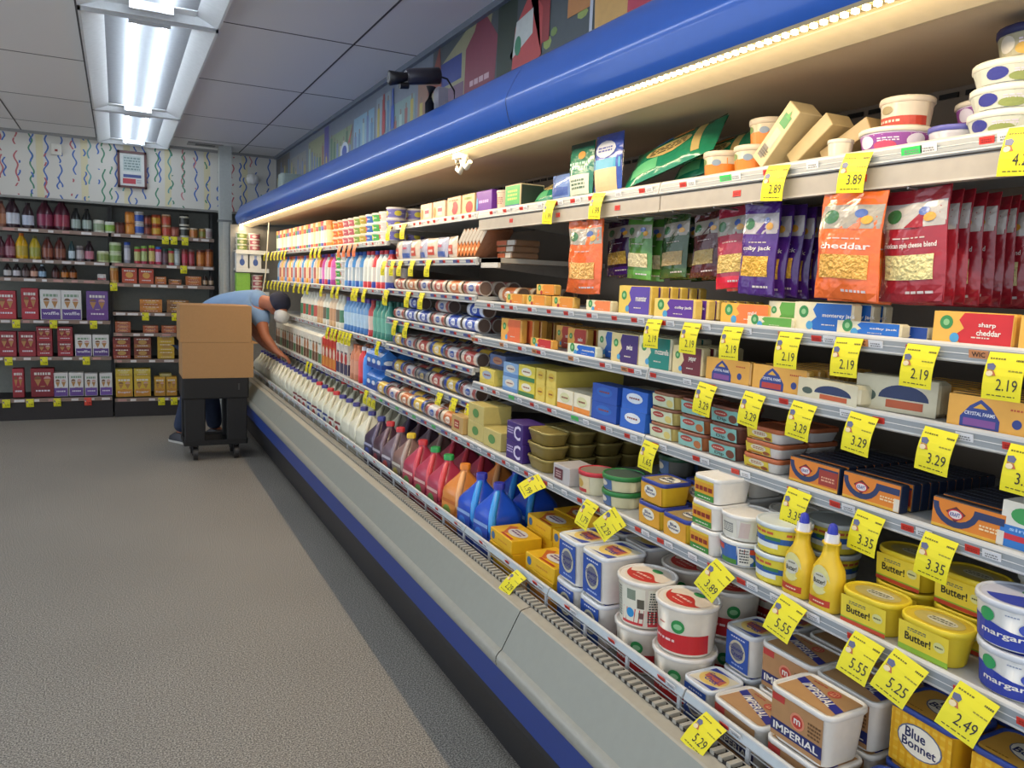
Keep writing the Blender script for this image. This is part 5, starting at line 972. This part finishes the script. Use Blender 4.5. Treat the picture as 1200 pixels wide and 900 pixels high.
for q in range(3): spawn(G6,(1.235,8.10,1.321+q*.0555),0,'red and white tub, %s, beside the green cartons'%LEV[3][q])
# ================================================================== PRICE TAGS
def tag_kind(txt,c='DED41A',ink='1E1E20'):
    w,h=.063,.079; b=MB(); N=6; m=mat(c,.5,var=.03)
    cur=lambda v:-.010*math.sin(math.pi*min(1,max(0,-v/h)))          # gentle curl
    P=lambda u,v,o:(u,cur(v)*.6-o-.0004+.002*(u/w),v)
    g=rect(-w/2,-h,w/2,0,1,N); b.add([P(u,v,0) for u,v in g[0]],g[1],m); b.add([(p[0],p[1]+.0006,p[2]) for p in (P(u,v,0) for u,v in g[0])],[f[::-1] for f in g[1]],m)
    b.deco(P,text(txt,.008,-.054,.019,.034,bold=.0),ink,.0006); b.deco(P,scrib(-.014,-.011,.026,.005,len(txt)),'6A6414',.0005); b.deco(P,scrib(.022,-.012,.014,.006,3),'55501A',.0005); b.deco(P,scrib(.018,-.030,.022,.004,5),'8A8420',.0005)
    b.deco(P,poly((-.029,-.021),(-.020,-.019),(-.014,-.024),(-.016,-.031),(-.027,-.030)),'5A5E80',.0006); b.deco(P,poly((-.028,-.031),(-.016,-.032),(-.011,-.040),(-.022,-.041)),'B0603A',.0008); b.deco(P,ell(-.022,-.037,.006,.005,8),'D8C8A0',.001)
    b.deco(P,scrib(.0,-.072,.045,.003,7),'4A4614',.0005)
    return Kind('price_tag','price tag',w,.001,h,[('price_tag',b)])
TK={}
TN=[0]
def ptag(txt,px,X,z,label,c='DED41A',tilt=.16,sw=0.,y=None,twist=0):
    k=(txt,c)
    if k not in TK: TK[k]=tag_kind(txt,c)
    yy=y if y is not None else y_at(px,X,z-.04)
    o=spawn(TK[k],(X,yy,z),(0,0,0),label,'price tags')
    o.rotation_euler=(Matrix.Rotation(AISLE+twist,4,'Z')@Matrix.Rotation(sw,4,'Y')@Matrix.Rotation(-tilt,4,'X')).to_euler()
    del o['group']
XR=XF-.020
for i,(px,t_) in enumerate(((912,'2.89'),(1005,'3.89'),(1203,'4.29'),(702,'1.99'),(646,'1.99'))):
    ptag(t_,px,XR,T1-.002,'yellow price tag reading %s hanging from the top shelf%s'%(t_,{702:' below the blue string bag',646:' below the small pouch',912:' under the leaning cream box',1005:' under the tiny cream cup',1203:' at the right picture edge'}.get(px,'')),sw=.06)
for i,px in enumerate((1180,1080,994,926,859,811,767)):
    ptag('2.19',px,XR,T2-.004,'yellow price tag reading 2.19 on the second shelf, %s to the camera'%ordn(i),sw=random.uniform(-.03,.05))
ptag('3.29',1205,XR,T3-.006,'yellow price tag cut off at the picture edge, third shelf',sw=.03)
for i,px in enumerate((1101,1011,942,884,829)): ptag('3.29',px,XR,T3-.006,'yellow price tag reading 3.29 on the third shelf, %s to the camera'%ordn(i),sw=.08+random.uniform(-.02,.03))
for i,(px,t_) in enumerate(((1101,'3.35'),(1019,'3.35'),(936,'3.35'),(763,'1.65'))): ptag(t_,px,XR,T4-.006,'yellow price tag reading %s on the fourth shelf%s'%(t_,('' if i==3 else ', %s to the camera'%ordn(i))),sw=.06,tilt=.2)
XL=1.215
for i,(px,t_,sw,tw) in enumerate(((1141,'2.49',.25,.15),(1056,'5.25',.30,.15),(1007,'5.55',.1,0),(925,'5.55',.2,.1),(845,'3.89',.45,.1),(722,'2.29',.7,.2),(690,'1.79',.1,0))):
    ptag(t_,px+(10 if px>1000 and px<1100 else 4),XL-.004,T5+.006,'yellow price tag reading %s under the lowest shelf%s'%(t_,', nearer to camera' if px==1007 else {925:', beside the squeeze bottles',1141:', below the margarine tubs',1056:', below the green-based oval tub',845:', below the white tub stacks',722:', twisted, beside another tag',690:', hanging straight beside the twisted one'}[px]),sw=sw,tilt=.45,twist=tw)
ptag('1.99',635,XL,T5-.006,'small curled yellow tag under the purple cartons',tilt=1.0,sw=.5)
ptag('5.29',838,1.083,.626,'yellow price tag reading 5.29 on the front rail beside the tan tubs',sw=.12,tilt=.85); ptag('2.29',611,1.083,.626,'yellow price tag reading 2.29 on the front rail below the slice boxes',sw=.08,tilt=.85)
for i,(px,z,c) in enumerate(((474,1.785,'DED41A'),(457,1.785,'DED41A'),(503,1.60,'DED41A'),(484,1.60,'DED41A'),(470,1.60,'DED41A'),(461,1.60,'DED41A'),(451,1.60,'DED41A'),(495,1.445,'DED41A'),(479,1.445,'DED41A'),(453,1.445,'DED41A'),(477,1.29,'DED41A'),(464,1.29,'DED41A'),(533,1.0,'DED41A'),(516,1.0,'DED41A'),(568,1.0,'E0452E'),(551,1.0,'E0452E'))):
    ptag('2.59' if c[0:2]!='E0' else '1.00',px,XR,z-.004,'%s price tag in the dough bay, %s rail, %s'%('orange-red' if c=='E0452E' else 'yellow',{1.785:'top',1.60:'second',1.445:'third',1.29:'fourth',1.0:'sixth'}[z],{474:'nearer one',457:'farther one',503:'nearest',484:'second nearest',470:'middle',461:'second farthest',451:'farthest',495:'nearest',479:'middle one',453:'farthest',477:'nearer one',464:'farther one',533:'nearer one',516:'farther one',568:'nearer one',551:'farther one'}[px]))
def tags_far(z,pxs,X,c='DED41A',nm=''):
    for i,px in enumerate(sorted(pxs,reverse=True)): ptag('2.99',px,X,z-.004,'%s price tag, %s one on the %s'%('orange' if c!='DED41A' else 'yellow',ordn(i),nm),c)
tags_far(1.71,[366,371,376],XR,nm='highest milk-bay rail'); tags_far(1.71,[311+4*k for k in range(7)],XR,nm='far end of the highest rail'); tags_far(1.71,[399,405,411,417],XR,'E27848','highest milk-bay rail')
tags_far(1.44,[454,428,419,415,397,391,378,362,357,352,346],XR,nm='second milk-bay rail'); tags_far(1.44,[311+4*k for k in range(8)],XR,nm='far end of the second rail')
tags_far(1.155,[444,411,407,403,399,394,390,385],XR,nm='third milk-bay rail'); tags_far(.865,[440,435,430,365,361],1.268,nm='fourth milk-bay rail')
# ================================================================== SMALL THINGS ON THE CANOPY
b=MB(); wm=mat('D9D2C2',.35); b.tube([(0,-.05,.03),(0,-.03,.0),(0,.0,-.03),(0,.03,-.015),(0,.035,.02),(0,.0,.03),(0,-.02,.0),(0,-.06,-.02),(0,-.09,.0)],.009,wm,7); b.box(-.02,.02,-.03,.03,.02,.045,wm)
o=obj('hanging_clip',b); o.location=(1.14,2.74,1.93); tag(o,'white curled plastic clip hanging under the canopy light','clip')
b=MB(); b.tube([(1.20,7.2,1.95),(1.18,7.25,1.5),(1.15,7.3,1.25)],.006,'D8D0B8',6); o=obj('plastic_string',b); tag(o,'thin white cord hanging in front of the far shelves','cord')
# ================================================================== BACK WALL SHELVES
def gondola(x0,x1,zs,label):
    t=empty('shelving_unit',((x0+x1)/2,9.1,0)); L=(x1-x0)/2; dk=mat('2A2524',.6); rl=mat('8A7466',.45)
    b=MB(); b.box(-L,L,.16,.2,.0,2.12,mat('8E9086',.6)); obj('back_board',b,t)
    b=MB(); b.box(-L,L,-.34,.16,0,.17,dk); obj('base',b,t)
    for s in (-1,1): b=MB(); b.box(s*L-.012,s*L+.012,-.0,.2,0,2.12,mat('4A4A48',.5)); obj('upright',b,t)
    for i,z in enumerate(zs):
        f=-.34 if z<.3 else -.27
        b=MB(); b.box(-L+.004,L-.004,f,.16,z-.03,z-.003,dk); b.box(-L+.004,L-.004,f-.008,f,z-.034,z+.002,rl); P=lambda u,v,o:(u,f-.008-o,v); r=random.Random(int(z*100)); u=-L+.03
        while u<L-.08: w=r.uniform(.04,.10); b.deco(P,rect(u,z-.029,u+w,z-.006),r.choice(['CFC8C4','D8D4D0','B88A80']),.001); u+=w+r.uniform(.02,.12)
        obj('shelf_board',b,t)
    tag(t,label,'shelving unit')
GL=(.21,.61,.97,1.37,1.55,1.84); GR_=(.19,.58,.85,1.06,1.35,1.55,1.84)
gondola(-1.95,-.066,GL,'dark shelving unit under the confetti wallpaper, left of the upright joint'); gondola(-.048,.918,GR_,'dark shelving unit under the confetti wallpaper, beside the column')
def gx(px): return (px*0+ (-.985+ (px)*.00755))       # shelf length to metres along the back wall
YF=8.85
GC={}
def gb(w,h,c,c2,c3,name='box',txt=None,d=.12):
    w*=.94; k=(round(w,3),round(h,3),c,c2,c3,name,txt)
    if k not in GC:
        def f(b,P,ww,hh): b.deco(P,rect(-ww*.46,0.004,ww*.46,hh*.36),c2,.0008); b.deco(P,ell(0,hh*.55,ww*.26,hh*.2,10),c3,.0012); b.deco(P,scrib(0,hh*.82,ww*.7,hh*.16,int(w*1000),1),'D8D4CC' if c!='D6D4D0' else '7E9A80',.0012); b.deco(P,text(txt,0,hh*.22,hh*.11,ww*.8) if txt else scrib(0,hh*.22,ww*.6,hh*.1,3),'DAD4DC',.0016)
        def f2(b,P,ww,hh):
            f(b,P,ww,hh)
            if name=='cone_box':
                b.deco(P,rect(-ww*.44,hh*.38,ww*.44,hh*.74),c,.0014)
                for s in (-1,1): b.deco(P,poly((s*ww*.2-ww*.15,hh*.62),(s*ww*.2,hh*.38),(s*ww*.2+ww*.15,hh*.62)),'B08048',.0018); b.deco(P,ell(s*ww*.2,hh*.64,ww*.15,hh*.09,8,0,180),('7E5A3A','C89A94')[s>0],.0018)
        GC[k]=box_kind(name,w,d,h,c,f2,None)
    return GC[k]
def gbot(c,c2,cap,h=.24,r=.045,name='syrup_bottle'):
    k=(c,c2,cap,h,r,name)
    if k not in GC: GC[k]=bottle_kind([(0,r*.9),(.006,r),(h*.55,r),(h*.72,r*.75),(h*.88,r*.38),(h*.9,r*.36)],[(0,h*.12,c),(h*.12,h*.5,c2),(h*.5,h*.9,c)],cap,name,h*.1)
    return GC[k]
def gcan(c,c2,cap,h,r,name='jar'):
    k=(c,c2,cap,h,r,name)
    if k not in GC: GC[k]=bottle_kind([(0,r),(h*.85,r),(h*.86,r*.92)],[(0,h*.15,c),(h*.15,h*.7,c2),(h*.7,h*.86,c)],cap,name,h*.13,rcap=r*.97)
    return GC[k]
def gp(K,x,z,label,y=YF,rz=0): return spawn(K,(x,y+K.d/2,z+.003),rz,label)
def gxx(px): return -.985+.00658*px+3.5e-6*px*px
UL='upper left shelf on back wall'
for px,K,l in ((3,gbot('8A5A48','B07A5A','4A2A24',.24),'brown bottle at the picture edge'),(16,gbot('3A2630','C9CCD4','2A2024',.27,.062),'dark jug with white and blue label'),(35,gbot('3A2A30','B8C0D0','2A2024',.24,.05),'smaller dark jug with white label'),(55,gbot('4A1E2C','8A3A54','2A1A20',.28,.07),'wide maroon jug'),(75,gbot('4A1E2C','943A4C','2A1A20',.29,.072),'wide maroon jug beside the black bottles'),(92,gbot('1E2020','9AA8A0','141414',.22,.042),'black bottle, left of pair'),(105,gbot('1E2020','9AA8A0','141414',.22,.042),'black bottle, right of pair'),(119,gcan('D0D0C0','8EA080','D8D8C8',.12,.05),'pale green jar'),(132,gcan('D0D4C0','8AB04A','E0E0D4',.11,.045),'jar with green label'),(144,gcan('5A2E28','6E3A30','4A2A24',.11,.045),'brown jar')): gp(K,gxx(px),1.84,l+', '+UL)
UR='upper right shelf on back wall'
for px,K,l,n in ((156,gcan('C87A2E','D8903A','A8602A',.11,.045),'orange can',2),(167,gcan('B8B4B0','3A5AA8','C8C8C8',.115,.045),'blue and white can',2),(177,gcan('5A3028','8A4434','3A2420',.10,.035),'brown can',2),(187,gcan('B0502A','C8A03A','8A3A28',.105,.045),'red and yellow can',2),(199,gcan('A86038','B84A3A','C8B090',.11,.045),'rust coloured can',2),(209,gcan('8A4A3A','A05A48','6A3A30',.10,.04),'brown-red can',1),(220,gcan('C8C4B4','3A3A34','1E1E1E',.115,.048),'black lidded jar',2),(231,gcan('A87A3E','B8703A','C8B8A0',.10,.04),'tan can',1),(242,gcan('9A6A34','7E7A34','B89A60',.10,.042),'olive can',1),(248,gcan('B8B0A8','A89090','D0C8C0',.105,.042),'pale pink can',1)):
    for s in range(n): gp(K,gxx(px),1.84+s*(K.h+.001),'%s%s, %s'%(l,(', lower',', upper')[s] if n>1 else '',UR))
ML='second left shelf on back wall'
for px,K,l in ((0,gbot('4A2430','6A3444','3A1E26',.2),'maroon bottle at picture edge'),(12,gbot('6A2434','9A6A74','4A1E28',.22,.045),'maroon bottle with pale label'),(26,gbot('D8A820','B8A040','D0702A',.24,.052,'squeeze_bottle'),'yellow bottle with orange cap'),(42,gbot('B8A028','9A9A48','5A5A34',.22,.048,'squeeze_bottle'),'yellow-green bottle'),(57,gbot('5A2E26','8A5040','3A2A24',.22,.05),'brown bottle with tan band'),(72,gbot('542A24','845040','3A2420',.22,.05),'brown bottle, right one'),(86,gbot('1E3A3E','B8C8D0','1E3A34',.19,.03),'teal bottle with white label'),(96,gcan('5A5054','B0A8A8','8A8480',.15,.035),'grey jar'),(107,gbot('2A1A20','B87080','1E161A',.20,.042),'dark bottle with pink label'),(123,gcan('B8C090','8A9A5A','D0D0B8',.11,.055),'green tub')): gp(K,gxx(px),1.55,l+', '+ML)
for s in range(2): gp(gcan('C0CCA0','7E9A54','C8D0B0',.10,.055),gxx(138),1.55+s*.101,'%s green tub of the pair right of the shelf joint'%('lower','upper')[s])
for i,(px,c,c2,cap,h) in enumerate(((152,'8A8A98','C0C0C8','2A4A9A',.21),(164,'B83A44','B8B87A','6A9A40',.17),(172,'A83A54','A8B87A','7AA848',.18),(181,'B03440','C8B870','9AB83A',.19),(189,'C03A5A','C8A8B8','2A5AA8',.18),(197,'4A3A40','6A4A54','1E4A3A',.16),(204,'A83A40','A89A5A','2A6A44',.17),(211,'9AA4A8','B0B8B8','7A8488',.17),(220,'8A3A34','B03A4A','5A2A28',.17),(228,'8A3030','A84A54','6A5A54',.17),(239,'A86030','C07A3A','5A3028',.17),(249,'A8602E','B86A3A','6A3A2A',.18))):
    gp(gcan(c,c2,cap,h,.03 if i not in (10,11) else .042,'shaker_can'),gxx(px),1.55,'%s on the second right shelf, %s'%({'2A4A9A':'blue capped white can','6A9A40':'green capped red can','7AA848':'lime capped red can','9AB83A':'yellow-green capped red can','2A5AA8':'blue capped pink can','1E4A3A':'dark narrow can','2A6A44':'green topped red can','7A8488':'silver grey can','5A2A28':'dark red can','6A5A54':'grey capped red can','5A3028':'wide orange can','6A3A2A':'widest orange can'}[cap],'back wall'))
for i,px in enumerate((8,19,30,40,50,66,77,87)):
    gp(gbot(*[('2A2020','B8B4B0','1E1A1A'),('2E2424','C0BCC0','1E1A1A'),('3A2A2A','6A5A58','2A2020'),('4A2A24','C89A84','3A2420'),('2A2A30','8AA8C0','B0C0CC'),('2E1A1A','5A2E2A','1E1616'),('3A2418','B8702A','1E1616'),('3A2418','A8602A','1E1616')][i],.13,.034,'flavour_bottle'),gxx(px),1.37,'small bottle, %s from the left, third left shelf on back wall'%['first','second','third','fourth','fifth','sixth','seventh','eighth'][i])
gp(gb(.08,.06,'B8B4B0','B04A4A','C8C8C8'),gxx(121),1.37,'small white and red box at the end of the third left shelf')
gp(gcan('C8A060','B87A3A','D0D0C8',.17,.038),gxx(136),1.35,'tall orange jar with white lid right of the shelf joint')
for i,px in enumerate((154,174)): gp(gb(.145,.15,'B0442E','B8502E','D09A4A'),gxx(px),1.35,'red-orange square box, %s of the pair on the back wall'%('left','right')[i])
for px,w,h,c,n,l in ((191,.11,.075,'B86A34',1,'orange packet beside the red-orange pair'),(208,.13,.055,'7A5234',1,'dull tan packet'),(230,.16,.045,'B86A34',2,'wide orange packet')):
    for s in range(n): gp(gb(w,h,c,'A85A2A','C88A4A'),gxx(px),1.35+s*(h+.001),l+(', %s,'%('lower','upper')[s] if n>1 else '')+' on the back wall shelf')
for i,px in enumerate((244,251)): gp(gbot('3A2A24','B89A7A','2A2020',.11,.025,'flavour_bottle'),gxx(px),1.35,'tiny dark bottle, %s, beside the column'%('left','right')[i])
LS='on the tall-box shelf'
for i,(px,w,h,c,c2,c3,l) in enumerate(((5,.17,.27,'A82A34','B8343A','C8B070','red cone box at the picture edge'),(34,.15,.30,'A0242E','B02E38','C8A868','tall red cone box'),(59,.185,.29,'D6D4D0','5A3A86','B89A60','purple and white cone box, left of pair'),(84,.185,.29,'D6D4D0','5A3A86','B89A60','purple and white cone box, right of pair'),(115,.205,.29,'6A4A8E','6A3E8A','C8B8A0','purple cone box with photo'))):
    gp(gb(w,h,c,c2,c3,'cone_box','waffle' if c=='D6D4D0' else None),gxx(px),.97,l+' '+LS)
for i,px in enumerate((5,29)): gp(gb(.15,.24,'8E222C','9A2A32','C0A870','cone_box'),gxx(px),.61,'dim red box, %s, on the lower left shelf'%('at the picture edge','second')[i])
for i,px in enumerate((50,75)):
    for s in range(2): gp(gb(.14,.145,'8A2028','A02E34','C8A878','cone_box'),gxx(px),.61+s*.146,'small red box, %s, %s pair on the lower left shelf'%(('lower','upper')[s],('left','right')[i]))
for i,px in enumerate((97,118)): gp(gb(.155,.215,'D6D4D0','553A80','B07A60','cone_box','waffle'),gxx(px),.61,'purple and white box, %s, lower left shelf'%('left','right')[i])
for px,w,h,c,c2,l in ((2,.2,.28,'A02A34','A02A34','red box at the left picture edge'),(16,.1,.28,'A8303A','982830','narrow red box'),(46,.21,.28,'8A242C','7E2028','dark red wide box'),(68,.135,.235,'D6D4D0','6A4A92','white and purple box, first'),(87,.135,.235,'D6D4D0','6A4A92','white and purple box, second'),(105,.12,.225,'D6D4D0','7050A0','white and purple box, third'),(123,.12,.225,'D6D4D0','7050A0','white and purple box, fourth')):
    if px==2: continue
    gp(gb(w,h,c,c2,'B89A68','cone_box'),gxx(px),.21,l+' on the bottom left shelf')
for i,px in enumerate((179,211)):
    for s in range(2): gp(gb(.22,.065,('C07A30','8A6238')[i],('B06A2A','7A5230')[i],'C89A50'),gxx(px),1.06,('orange','dull tan')[i]+' flat pack, %s, on the back wall middle shelf'%('lower','upper')[s]).location.z+=s*.066
for i,(px,n) in enumerate(((145,3),(178,2),(200,2))):
    for s in range(n): gp(gb(.15,.036,'A85A34','A0502E','C8905A'),gxx(px),.85+s*.037,'flat brown pack, layer %s, %s pile on the back wall'%(('one','two','three')[s],('left','middle','right')[i]))
for i,(px,n,c,c2,l) in enumerate(((143,2,'7A2A24','9A4A30','dark red crate box'),(168,2,'7A3A28','9A6A38','brown crate box'),(196,3,'C09A30','C8A838','yellow crate box'))):
    for s in range(n): gp(gb(.17,.08 if n==3 else .11,c,c2,'B08A48'),gxx(px),.58+s*((.08 if n==3 else .11)+.001),'%s, %s, on the lower right back shelf'%(l,LEV[n][s]))
for i,px in enumerate((145,167)): gp(gb(.165,.21,'D0AE38','C88A34','B8485A','cone_box','Sugar'),gxx(px),.19,'yellow box with red script, %s, bottom right back shelf'%('left','right')[i]); gp(gb(.165,.075,'C8B040','C0A030','D0C070'),gxx(px),.402,'yellow box lying on top, %s, bottom right back shelf'%('left','right')[i])
for i,px in enumerate((188,202)): gp(gb(.11,.20,'C89A34','C08A34','A84A54','cone_box','Sugar'),gxx(px),.19,'narrow yellow box, %s, bottom right back shelf'%('left','right')[i])
gp(gb(.12,.03,'A89A50','A89A50','B8A868'),gxx(195),.392,'thin tan box lying on the narrow yellow boxes')
for i,(px,z,c) in enumerate(((17,.97,0),(62,.97,0),(110,.97,0),(6,.61,0),(49,.61,0),(100,.61,0),(2,.21,0),(31,.21,0),(64,.21,0),(101,.21,1),(197,1.84,0),(207,1.84,0),(220,1.84,0),(218,1.55,0),(135,1.35,0),(172,1.06,0),(207,1.06,0),(189,.19,0),(204,.19,0))):
    col='E04A3A' if c else 'E0DA20'
    if ('g',col) not in TK: TK[('g',col)]=tag_kind('2.99',col)
    o=spawn(TK[('g',col)],(gxx(px),8.812 if z>.3 else 8.742,z+.0),0,'%s price tag on the back wall, %s shelf, %s'%('red' if c else 'yellow',{.97:'waffle box',.61:'lower left',.21:'bottom left',1.84:'uppermost',1.55:'second right',1.35:'third right',1.06:'flat pack',.19:'bottom right'}[z],['first from left','middle','third','first from left','middle','third','first from left','second','third','last','left of group','middle of group','right of group','below the cans','right of the joint','left','right','left','right'][i]))
# ================================================================== CART AND BOXES
t=empty('utility_cart',(.685,6.72,0)); bk=mat('141313',.6)
b=MB(); b.loft([(.50,.246,.185,.012),(.51,.25,.19,.012),(.665,.25,.19,.012),(.665,.24,.18,.012),(.60,.238,.178,.012)],bk,2,smooth=False); obj('top_tray',b,t)
b=MB(); b.loft([(.125,.24,.18,.012),(.165,.243,.183,.012),(.165,.23,.17,.012),(.145,.228,.168,.012)],bk,2,smooth=False); obj('bottom_tray',b,t)
for sx in (-1,1):
    for sy in (-1,1):
        b=MB(); b.loft([(.14,.076,.03,.008),(.51,.078,.03,.008)],bk,2,smooth=False,cx=sx*.158,cy=sy*.15); obj('leg',b,t)
        b=MB(); x,y=sx*.155,sy*.13; b.tube([(x-.016,y,.052),(x+.016,y,.052)],.052,'2A2828',14); b.tube([(x-.018,y,.052),(x+.018,y,.052)],.03,'55524E',10); b.box(x-.022,x-.018,y-.02,y+.02,.04,.13,bk); b.box(x+.018,x+.022,y-.02,y+.02,.04,.13,bk); b.box(x-.022,x+.022,y-.02,y+.02,.112,.13,bk); obj('caster',b,t)
b=MB(); b.box(.165,.178,-.194,-.19,.57,.62,'3A3838'); obj('latch',b,t)
tag(t,'black two-tray plastic utility cart on casters carrying cardboard boxes','cart')
cb=mat('AE8455',.75,bump=.1,scale=60,var=.05)
def carton(x,y,z,w,d,h,label,flap=None):
    t=empty('cardboard_box',(x,y,z)); b=MB(); b.box(-w/2,w/2,-d/2,d/2,0,h,cb); b.box(-w/2-.0008,w/2+.0008,-.001,.001,h-.001,h+.001,'8A6238'); obj('box_body',b,t)
    b=MB(); b.box(-w/2,w/2,-d/2,-.003,h,h+.004,cb); obj('flap',b,t); b=MB(); b.box(-w/2,w/2,.003,d/2,h,h+.004,cb); obj('flap',b,t)
    if flap: b=MB(); b.box(w/2,w/2+.035,-d/2,d/2-.02,h-.005,h+.0,cb); obj('side_flap',b,t)
    tag(t,label,'box')
carton(.703,6.72,.667,.53,.38,.278,'plain brown cardboard box resting directly on the cart',True)
carton(.69,6.72,.951,.53,.38,.285,'plain brown cardboard box, upper one on the cart')
# ================================================================== THE BENDING MAN
def skin(name,pts,edges,m,parent,sub=2,root=0):
    me=bpy.data.meshes.new(name); me.from_pydata([p[:3] for p in pts],edges,[]); me.materials.append(as_mat(m))
    o=bpy.data.objects.new(name,me); COL.objects.link(o); o.parent=parent
    sk=o.modifiers.new('skin','SKIN'); sk.use_smooth_shade=True
    lay=me.skin_vertices[0] if me.skin_vertices else None
    if lay is None:
        import bmesh
        bm=bmesh.new(); bm.from_mesh(me); bm.verts.layers.skin.verify(); bm.to_mesh(me); bm.free(); lay=me.skin_vertices[0]
    for i,p in enumerate(pts):
        r=p[3]; r=r if isinstance(r,tuple) else (r,r); lay.data[i].radius=r; lay.data[i].use_root=(i==root)
    ss=o.modifiers.new('sub','SUBSURF'); ss.levels=sub; ss.render_levels=sub
    return o
man=empty('person',(0,0,0)); SK=mat('A8694C',.55,var=.06)
V=[];Ed=[]
def ch(pts,start=None):
    k=len(V); V.extend(pts); 
    if start is not None: Ed.append((start,k))
    Ed.extend((k+i,k+i+1) for i in range(len(pts)-1)); return k+len(pts)-1
ch([(.63,7.23,.90,(.11,.11))]);                                   # pelvis
chest=ch([(.66,7.18,1.06,(.15,.12)),(.82,7.13,1.19,.15),(1.00,7.05,1.245,.155)],0)
neck=ch([(1.10,6.95,1.26,.09),(1.165,6.86,1.26,.055)],chest)
head=ch([(1.20,6.80,1.25,.076),(1.232,6.745,1.24,.086),(1.245,6.71,1.19,.07)],neck); ch([(1.262,6.68,1.17,.016)],head-1)
def arm(sh,el,wr,hd,dirv):
    e=ch([(*sh,.068),(*[(a+b)/2 for a,b in zip(sh,el)],.054),(*el,.044),(*[(a+b)/2 for a,b in zip(el,wr)],.041),(*wr,.028),(*hd,(.036,.022))],chest)
    d=Vector(dirv).normalized(); s=Vector((-d.y,d.x,0)).normalized(); P0=Vector(hd)
    for i,l in enumerate((.060,.072,.068,.052)):
        o=s*((i-1.5)*.019); b0=P0+d*.03+o; ch([(*b0,.0105),(*(b0+d*l*.5+Vector((0,0,-.004))),.010),(*(b0+d*l*.8+Vector((0,0,-.022))),.009),(*(b0+d*l*.85+Vector((0,0,-.042))),.008)],e)
    b0=P0+s*.036-d*.015; ch([(*b0,.012),(*(b0+s*.018+d*.025+Vector((0,0,-.012))),.010),(*(b0+s*.014+d*.045+Vector((0,0,-.028))),.009)],e)
arm((1.10,6.90,1.19),(1.115,6.74,.985),(1.19,6.64,.875),(1.22,6.62,.85),(.8,-.3,-.4))
arm((1.08,7.17,1.19),(1.10,7.13,.985),(1.17,6.99,.88),(1.20,6.97,.855),(.8,-.2,-.4))
for hx,hy,kx,ky,fx,fy in ((.585,7.18,.585,7.16,.50,7.40),(.66,7.28,.72,7.24,.80,7.50)):
    ch([(hx,hy,.82,.10),(kx,ky+.05,.50,.065),(.5*kx+.5*fx,.5*ky+.5*fy+.05,.28,.055),(fx,fy,.09,.04),(fx+.06,fy-.08,.045,.035)],0)
skin('body',V,Ed,SK,man)
SH=mat('7A9BC4',.8,var=.08,scale=12,bump=.3)
skin('t_shirt',[(.645,7.23,.98,(.135,.14)),(.71,7.18,1.10,(.15,.145)),(.86,7.11,1.195,.165),(1.02,7.03,1.245,.17),(1.10,6.95,1.255,.12),(1.155,6.875,1.26,.075),(1.105,6.89,1.17,.09),(1.112,6.79,1.05,.078),(1.08,7.17,1.18,.09),(1.09,7.14,1.06,.08)],[(0,1),(1,2),(2,3),(3,4),(4,5),(3,6),(6,7),(3,8),(8,9)],SH,man)
JE=mat('2A3650',.8,var=.2,scale=30)
skin('jeans',[(.63,7.23,.93,(.125,.13)),(.585,7.18,.80,.10),(.585,7.20,.50,.08),(.54,7.30,.28,.075),(.50,7.40,.09,.07),(.66,7.28,.80,.115),(.72,7.30,.50,.085),(.77,7.40,.28,.08),(.80,7.50,.09,.07)],[(0,1),(1,2),(2,3),(3,4),(0,5),(5,6),(6,7),(7,8)],JE,man)
for fx,fy,l in ((.50,7.40,'left'),(.80,7.50,'right')):
    b=MB(); b.loft([(0,.045,.13,.04),(.018,.048,.135,.042)],'C8C4BC',4); b.loft([(.018,.044,.13,.04),(.05,.042,.12,.04),(.085,.036,.06,.035)],'22222A',4); b.box(-.02,.02,-.135,-.13,.02,.03,'C8C4BC')
    o=obj('shoe',b,man); o.location=(fx,fy-.05,0); o.rotation_euler=(0,0,.6)
# navy cap, white mask, ear
b=MB(); R=[(0,.098),(.03,.098),(.065,.085),(.09,.055),(.102,.012)]; b.loft([(z,r,r*.92,r) for z,r in R],mat('20243A',.8),6); 
b.add([(-.07,-.085,.0),(.07,-.085,.0),(.045,-.155,-.012),(-.045,-.155,-.012),(-.07,-.085,.006),(.07,-.085,.006),(.045,-.155,-.006),(-.045,-.155,-.006)],[(0,3,2,1),(4,5,6,7),(0,1,5,4),(1,2,6,5),(2,3,7,6),(3,0,4,7)],mat('20243A',.8))
o=obj('cap',b,man); o.location=(1.225,6.755,1.262); o.rotation_euler=(Matrix.Rotation(.8,4,'Z')@Matrix.Rotation(math.radians(62),4,'X')).to_euler()
b=MB(); b.loft([(-.05,.03,.03,.03),(-.03,.058,.05,.045),(.02,.066,.058,.05),(.045,.06,.05,.045)],mat('D4D4D0',.8),4); o=obj('face_mask',b,man); o.location=(1.245,6.70,1.15); o.rotation_euler=(.1,.35,.9)
b=MB(); b.tube([(0,0,-.02),(-.012,-.006,.0),(0,-.004,.022),(.014,0,.012),(.008,0,-.012)],.006,SK,6); o=obj('ear',b,man); o.location=(1.18,6.715,1.215)
man.location=(-.03,-.02,0)
tag(man,'person in light blue t-shirt, jeans and navy cap bending over milk jugs','person')
# ------------------------------------------------------------------
for l,os_ in LAB.items():
    n=len(l.split())
    if n>16 or n<4: print('LABEL LENGTH',n,l)
    if len(os_)>1: print('DUP',len(os_),l)
print('things',sum(len(v) for v in LAB.values()),'objects',len(bpy.data.objects))
